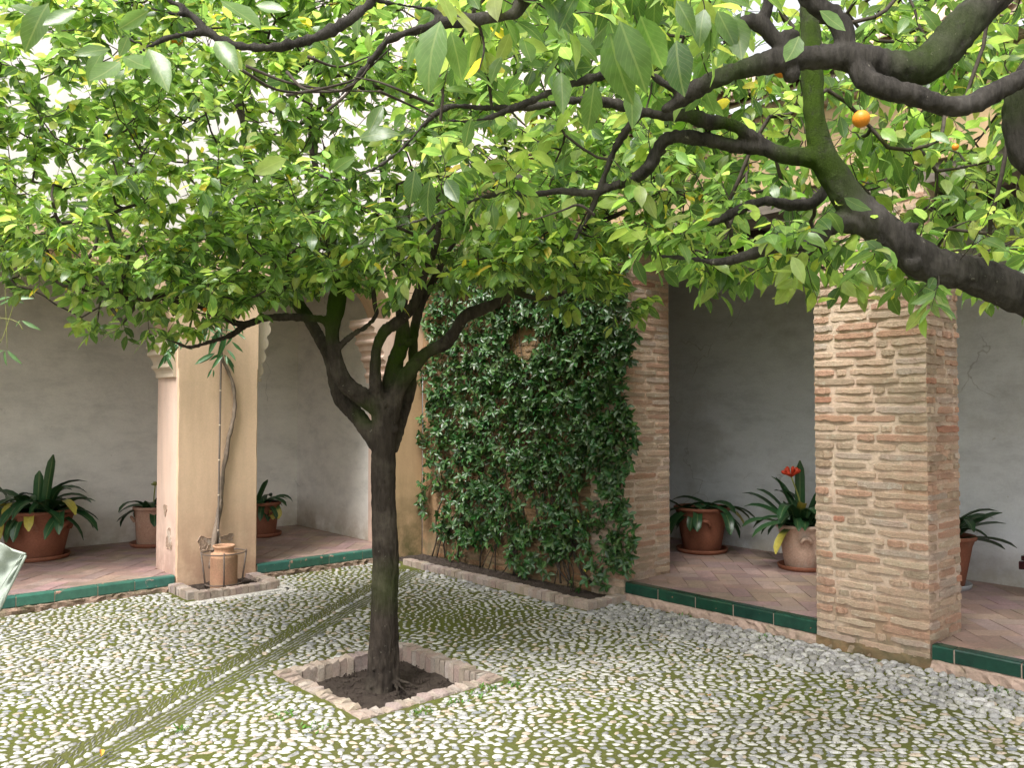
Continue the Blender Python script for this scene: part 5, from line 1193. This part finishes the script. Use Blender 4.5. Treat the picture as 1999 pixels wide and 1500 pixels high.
def clivia(c, n, Lr, label, seed, up=.0, spread=.05, flower=None, extra=(), tall=()):
    r = random.Random(seed); t = thing("clivia_plant", label, "potted plant", c, "clivias in the arcade pots")
    def add(az, el, L, w, dr, col, tip=None):
        o = obj("leaf", strap(az, el, L, w, dr, col, r.uniform(-.3, .3), tip), t, None); o.location = (r.gauss(0, spread), r.gauss(0, spread), -.02); return o
    for k in range(n):
        az = k * 2.4 + r.uniform(-.4, .4); el = R(r.uniform(15, 62) + up); g = r.uniform(.8, 1.3)
        col = (.020 * g, .062 * g, .022 * g)
        tip = (.30, .26, .05) if r.random() < .07 else None
        add(az, el, r.uniform(*Lr) * 1.05, r.uniform(.066, .092), r.uniform(.18, .42), col, tip)
    for (az, el, L, dr, yel) in extra:
        o = add(az, el, L, .085, dr, (.06, .12, .03) if yel else (.028, .08, .028), (.42, .36, .07) if yel else None)
    if flower:
        az, h, kind = flower; P = catmull([(0, 0, 0), (.02 * math.cos(az), .02 * math.sin(az), h * .5), (.11 * math.cos(az), .11 * math.sin(az), h)], 4); mb = MB(); V, F = tube(P, .007, 6, True); mb.add(V, F); obj("flower_stalk", mb.mesh("flower_stalk", M['bud'], True), t)
        tp = P[-1]; fl_ = obj("flower_head", None, t); bpy.data.objects.remove(fl_)
        mb = MB(); nn = 12 if kind == 'red' else 7
        for k in range(nn):
            a = k * 2.4; e = R(r.uniform(25, 80)); d = np.array([math.cos(a) * math.cos(e), math.sin(a) * math.cos(e), math.sin(e)]); l = .10 if kind == 'red' else .05
            V, F = tube([tp, tp + d * l * .45, tp + d * l * .8, tp + d * l], [.004, .009, .018, .011] if kind == 'red' else [.003, .006, .008, .003], 6, True); mb.add(V, F)
        obj("flower", mb.mesh("flower", M['flower' if kind == 'red' else 'bud'], True), t, None, "cluster of red-orange flowers" if kind == 'red' else "green unopened bud cluster")
    return t
TOC = math.atan2(-FW[1], -FW[0])                         # azimuth pointing at the viewer
# left arcade
def lp(px, Y): p = atY(px, 1000, Y); return (p[0], Y, ZL)
S_ = .03
c1 = lp(72, 9.22); saucer(c1, .30, M['terra'], "wide terracotta saucer under the largest pot, at the left edge")
pot("terracotta_pot", (c1[0], c1[1], ZL + .018), .345, .235, .46, M['terra'], "largest terracotta pot, wide and dark, by the left edge of the arcade", [TOC - 1.55, TOC + 1.45])
clivia((c1[0], c1[1], ZL + .45), 60, (.40, .62), "bushy clivia spilling over the largest pot at the left edge", 1, -4, .12, extra=[(TOC - .2, R(30), .5, .42, 0), (TOC + .5, R(30), .42, .40, 1), (TOC + .9, R(75), .62, .06, 0), (TOC + .05, R(22), .46, .5, 0), (TOC + .35, R(18), .44, .52, 1), (TOC - .25, R(15), .40, .55, 0), (TOC - .6, R(20), .46, .5, 0), (TOC - .9, R(60), .5, .1, 0), (TOC + .65, R(78), .45, .05, 0)])
c2 = lp(300, 9.25); saucer(c2, .235, M['terra'], "round saucer under the faded pot half hidden by the peach pier")
pot("terracotta_pot", (c2[0], c2[1], ZL + .018), .195, .165, .40, M['terra_m'], "faded straight-sided pot half hidden behind the left of the peach pier", [TOC - 1.15, TOC + 1.2])
clivia((c2[0], c2[1], ZL + .39), 9, (.28, .42), "sparse clivia with a green bud, left of the peach pier", 2, -5, .04, flower=(TOC + .5, .25, 'bud'), extra=[(TOC - 1.5, R(25), .40, .22, 0), (TOC - 1.3, R(10), .42, .2, 0)])
c3 = lp(512, 9.12); saucer(c3, .22, M['terra'], "saucer under the pot right of the peach pier")
pot("terracotta_pot", (c3[0], c3[1], ZL + .018), .20, .15, .37, M['terra'], "reddish pot just right of the peach pier, half hidden by it", [TOC + .9])
clivia((c3[0], c3[1], ZL + .37), 20, (.22, .36), "low clivia in the pot just right of the peach pier", 3, -8, .05, extra=[(TOC + 1.0, R(62), .34, .04, 0), (TOC + .5, R(10), .26, .5, 1), (TOC + .75, R(8), .25, .5, 1)])
# right arcade
def rp(px, X): p = atX(px, 1000, X); return (X, p[1], ZR)
c4 = rp(1370, 7.02); saucer(c4, .255, M['terra'], "dark round saucer under the pot nearest the brick wall's end")
pot("terracotta_pot", (c4[0], c4[1], ZR + .02), .265, .185, .43, M['terra'], "dark terracotta pot with a hooded handle, nearest the brick wall's end", [TOC - .1, TOC + 1.6])
clivia((c4[0], c4[1], ZR + .43), 24, (.36, .50), "flattened clivia in the dark pot nearest the brick wall's end", 4, -16, .10, extra=[(TOC - 1.2, R(12), .42, .42, 0), (TOC - .55, R(20), .36, .5, 0), (TOC + 1.4, R(22), .5, .28, 0), (TOC + 1.2, R(15), .40, .34, 1), (TOC - 1.5, R(20), .5, .25, 0)])
c5 = rp(1565, 6.95); saucer(c5, .215, M['terra'], "saucer under the bleached pot beside the brick pillar")
pot("terracotta_pot", (c5[0], c5[1], ZR + .02), .215, .150, .38, M['terra_p'], "bleached pale pot with a handle, beside the left edge of the brick pillar", [TOC - .15])
clivia((c5[0], c5[1], ZR + .37), 34, (.38, .58), "tall clivia with red-orange flowers beside the brick pillar", 5, 8, .05, flower=(TOC - 1.2, .45, 'red'), extra=[(TOC - .9, R(20), .50, .36, 1), (TOC - 1.15, R(22), .5, .34, 0), (TOC + .45, R(32), .44, .48, 0), (TOC - 1.5, R(28), .55, .26, 0), (TOC - .3, R(84), .62, .01, 0), (TOC - 1.7, R(70), .5, .06, 0), (TOC + 1.3, R(55), .5, .1, 0)])
c6 = rp(1842, 7.1); saucer(c6, .20, M['greysaucer'], "pale grey saucer behind the right side of the brick pillar")
pot("terracotta_pot", (c6[0], c6[1], ZR + .02), .225, .145, .40, M['terra'], "dark pot almost hidden behind the right side of the brick pillar", None)
clivia((c6[0], c6[1], ZR + .39), 14, (.36, .50), "clivia leaves sticking out to the right of the brick pillar", 6, 0, .05, extra=[(TOC + 1.5, R(42), .46, .10, 0), (TOC + 1.35, R(30), .50, .10, 0), (TOC + 1.4, R(15), .52, .14, 0), (TOC + 1.6, R(8), .5, .12, 0)])
# bench end at the right edge
be = thing("wooden_bench", "dark maroon slatted bench whose end just shows at the right edge", "bench", (7.15, 1.6, ZR))
yb = atX(1996, 1095, 7.05)[1]
def slat(name, lo, hi):
    mb = MB(); x0, y0, z0 = lo; x1, y1, z1 = hi; c = .006; V = []
    pr = [(x0 + c, z0), (x1 - c, z0), (x1, z0 + c), (x1, z1 - c), (x1 - c, z1), (x0 + c, z1), (x0, z1 - c), (x0, z0 + c)]
    for y in (y0, y1): V += [(x, y, z) for x, z in pr]
    F = np.array([(i, i + 8, (i + 1) % 8 + 8, (i + 1) % 8) for i in range(8)]); G = np.array([list(range(8)), list(range(15, 7, -1))]); mb.add(V, [F, G]); return obj(name, off(mb.mesh(name, M['bench']), be.location), be)
zt = atX(1990, 1082, 7.1)[2]
for k in range(5): slat("slat", (7.02 + k * .09, yb - 1.5, zt - .035), (7.09 + k * .09, yb, zt))
slat("rail", (7.0, yb - 1.5, zt - .10), (7.06, yb + .01, zt - .04)); slat("rail", (7.42, yb - 1.5, zt - .10), (7.48, yb + .01, zt - .04))
for yy in (yb - .35, yb - 1.4):
    for xx in (7.02, 7.42):
        slat("leg", (xx, yy, ZR), (xx + .05, yy + .05, zt - .10))

# ================================================================== fallen leaves
for k, (px, py, s, m_, lab) in enumerate([(197, 1478, .055, 'fallen', "curled orange fallen leaf on the cobbles in the lower left corner"), (668, 1176, .03, 'ygreen', "small yellow leaf on the soil inside the tree pit"), (1388, 1360, .04, 'fallen', "brownish fallen leaf on the cobbles in front of the brick pillar")]):
    V, Q, T, uv = LT[k]; V = V * s; V[:, 2] += np.abs(V[:, 0]) * .8; me = mesh_np("fallen_leaf", V, [Q, T], M[m_]); o = obj("fallen_leaf", me)
    p = atz(px, py, -.10 if k == 1 else .02); o.location = p if k != 1 else atz(665, 1325, -.10); o.rotation_euler = (.3, .4, th0 + .6 + k); tag(o, lab, "leaf")

# ================================================================== passer-by, only a corner of the shirt in frame
def person():
    D = 2.45; R0 = -1.88
    def w(r, f, z): return RT * (R0 + r) + FW * (D + f) + np.array([0, 0, z])
    t = thing("person", "person in a loose sage green shirt, only its flared hem showing at the left edge", "person", tuple(w(0, 0, 0)))
    jn = [(0, 0, .95, .13), (0, 0, 1.10, .125), (0, 0, 1.30, .14), (0, 0, 1.44, .11), (0, 0, 1.52, .055), (0, -.01, 1.60, .075), (0, -.01, 1.70, .085), (0, 0, 1.76, .05),
          (-.18, 0, 1.42, .055), (-.24, .0, 1.15, .042), (-.22, -.12, .95, .032), (-.21, -.16, .87, .030), (.18, 0, 1.42, .055), (.22, .03, 1.15, .042), (.12, .2, 1.05, .033), (.06, .26, 1.06, .028),
          (-.10, 0, .88, .085), (-.11, .01, .50, .055), (-.11, .03, .09, .038), (-.11, -.12, .04, .032), (.10, 0, .88, .085), (.11, .01, .50, .055), (.11, .03, .09, .038), (.11, -.12, .04, .032)]
    ed = [(0, 1), (1, 2), (2, 3), (3, 4), (4, 5), (5, 6), (6, 7), (3, 8), (8, 9), (9, 10), (10, 11), (3, 12), (12, 13), (13, 14), (14, 15), (0, 16), (16, 17), (17, 18), (18, 19), (0, 20), (20, 21), (21, 22), (22, 23)]
    k0 = len(jn)
    for b, (bx, by, bz), s in ((11, (-.21, -.16, .87), -1), (15, (.06, .26, 1.06), 1)):
        for q in range(5):
            o = (q - 2) * .017; tipz = (-.075 if q in (1, 2) else -.06) if s < 0 else -.02; j = len(jn)
            fx, fy = (bx + o, by - .02) if s < 0 else (bx - .03, by + o)
            jn.append((fx, fy, bz - .03 if s < 0 else bz - .005 , .010)); jn.append((fx - (.02 if s > 0 else 0), fy - (.015 if s < 0 else 0), bz + tipz, .008)); ed += [(b, j), (j, j + 1)]
    me = bpy.data.meshes.new("body"); me.from_pydata([tuple(w(a, b, c)) for a, b, c, r in jn], ed, []); o = bpy.data.objects.new("tmp", me); LINK(o)
    m = o.modifiers.new("k", 'SKIN'); sk = me.skin_vertices[0].data
    for v, q in zip(sk, jn): v.radius = (q[3], q[3])
    sk[0].use_root = True; m = o.modifiers.new("s", 'SUBSURF'); m.levels = 2
    dg = bpy.context.evaluated_depsgraph_get(); b = bpy.data.meshes.new_from_object(o.evaluated_get(dg)); bpy.data.objects.remove(o); b.name = "body"
    b.materials.clear(); b.materials.append(M['skin']); b.materials.append(M['trouser'])
    for p in b.polygons:
        p.use_smooth = True; p.material_index = 1 if p.center[2] < .98 and abs((Vector(p.center) - Vector(w(0, 0, 0))).dot(Vector(RT))) < .19 else 0
    obj("body", off(b, t.location), t)
    V, F = lathe([(.001, .11), (.05, .105), (.085, .06), (.095, 0), (.09, -.05), (.08, -.06)], 16, w(0, .015, 1.69)); mb = MB(); mb.add(V, F); obj("hair", off(mb.mesh("hair", M['hair'], True), t.location), t)
    mb = MB()
    for x, z, r in ((-.03, 1.69, .008), (.03, 1.69, .008), (0, 1.665, .013)):
        V, F = lathe([(.001, -1), (.8, -.5), (1, 0), (.8, .5), (.001, 1)], 8); mb.add(V * r + w(x, -.088, z), F)
    obj("face_features", off(mb.mesh("face_features", M['skin'], True), t.location), t)
    # loose shirt: rings from the shoulders to a flared, creased hem; the hem sweeps out towards the frame
    rings = []; n = 40; tipp = atd(50, 1082, D)
    for i, z in enumerate(np.linspace(1.45, .86, 14)):
        f = i / 13; R_ = []
        for k in range(n):
            a = k * 2 * math.pi / n; rr = .155 + .05 * math.sin(min(1, f * 1.6) * 1.57) + .05 * f * f + .010 * math.sin(a * 7 + f * 4) * f
            x, y = math.cos(a) * rr * (1.25 if f > .05 else .9), math.sin(a) * rr * .85
            R_.append(w(x, y, z))
        rings.append(R_)
    V = np.array(rings).reshape(-1, 3); i = np.arange(13)[:, None] * n; j = np.arange(n)[None]; k = (j + 1) % n
    mb = MB(); mb.add(V, np.stack([i + j, i + k, i + n + k, i + n + j], -1).reshape(-1, 4))
    # wind-lifted tail
    top = [(-160, 1010), (-90, 1035), (-40, 1050), (0, 1062), (22, 1074), (50, 1083)]; bot = [(-160, 1330), (-90, 1290), (-40, 1245), (-4, 1195), (18, 1150), (50, 1085)]
    tp = catmull([(*q, 0) for q in top], 4); bt = catmull([(*q, 0) for q in bot], 4); m_ = 28; G = []
    for u in range(len(tp)):
        for v in range(m_ + 1):
            s = v / m_; q = tp[u] * (1 - s) + bt[u] * s; G.append(atd(q[0], q[1], D + .011 * math.sin(s * 8 + u * .35 + .8 * math.sin(u * .4)) * (1 - u / len(tp) * .4) + .003 * math.sin(s * 21 - u * .6) + .06 * s * (1 - s)))
    nv = m_ + 1; i = (np.arange(len(tp) - 1)[:, None] * nv + np.arange(m_)[None]); Fq = np.stack([i, i + 1, i + nv + 1, i + nv], -1).reshape(-1, 4); G = np.array(G)
    mb.add(G, Fq); mb.add(G + FW * .004, Fq[:, ::-1])
    P = [atd(tp[u][0] * .2 + bt[u][0] * .8 - 9, tp[u][1] * .2 + bt[u][1] * .8, D - .012) for u in range(0, len(tp), 2)]; V, F = tube(P, .0016, 4, True); mb.add(V, F)
    V, F = tube([atd(q[0], q[1], D) for q in bt], .004, 5, True); mb.add(V, F); V, F = tube([atd(q[0], q[1], D) for q in tp], .004, 5, True); mb.add(V, F)
    for sx, el, wr in ((-1, (-.245, 0, 1.13), None), (1, (.225, .03, 1.13), None)):
        V, F = tube(catmull([w(sx * .13, 0, 1.42), w(sx * .19, 0, 1.38), w(sx * .225, .01, 1.26), w(*el)], 3), np.linspace(.08, .062, 10), 14, False); mb.add(V, F)
    obj("shirt", off(mb.mesh("shirt", M['cloth'], True), t.location), t)
person()
print("leaves", NMAIN, len(LN.P), "stones", len(stones), "objs", len(bpy.data.objects), "tris", sum(len(m.loops) - 2 * len(m.polygons) for m in bpy.data.meshes))
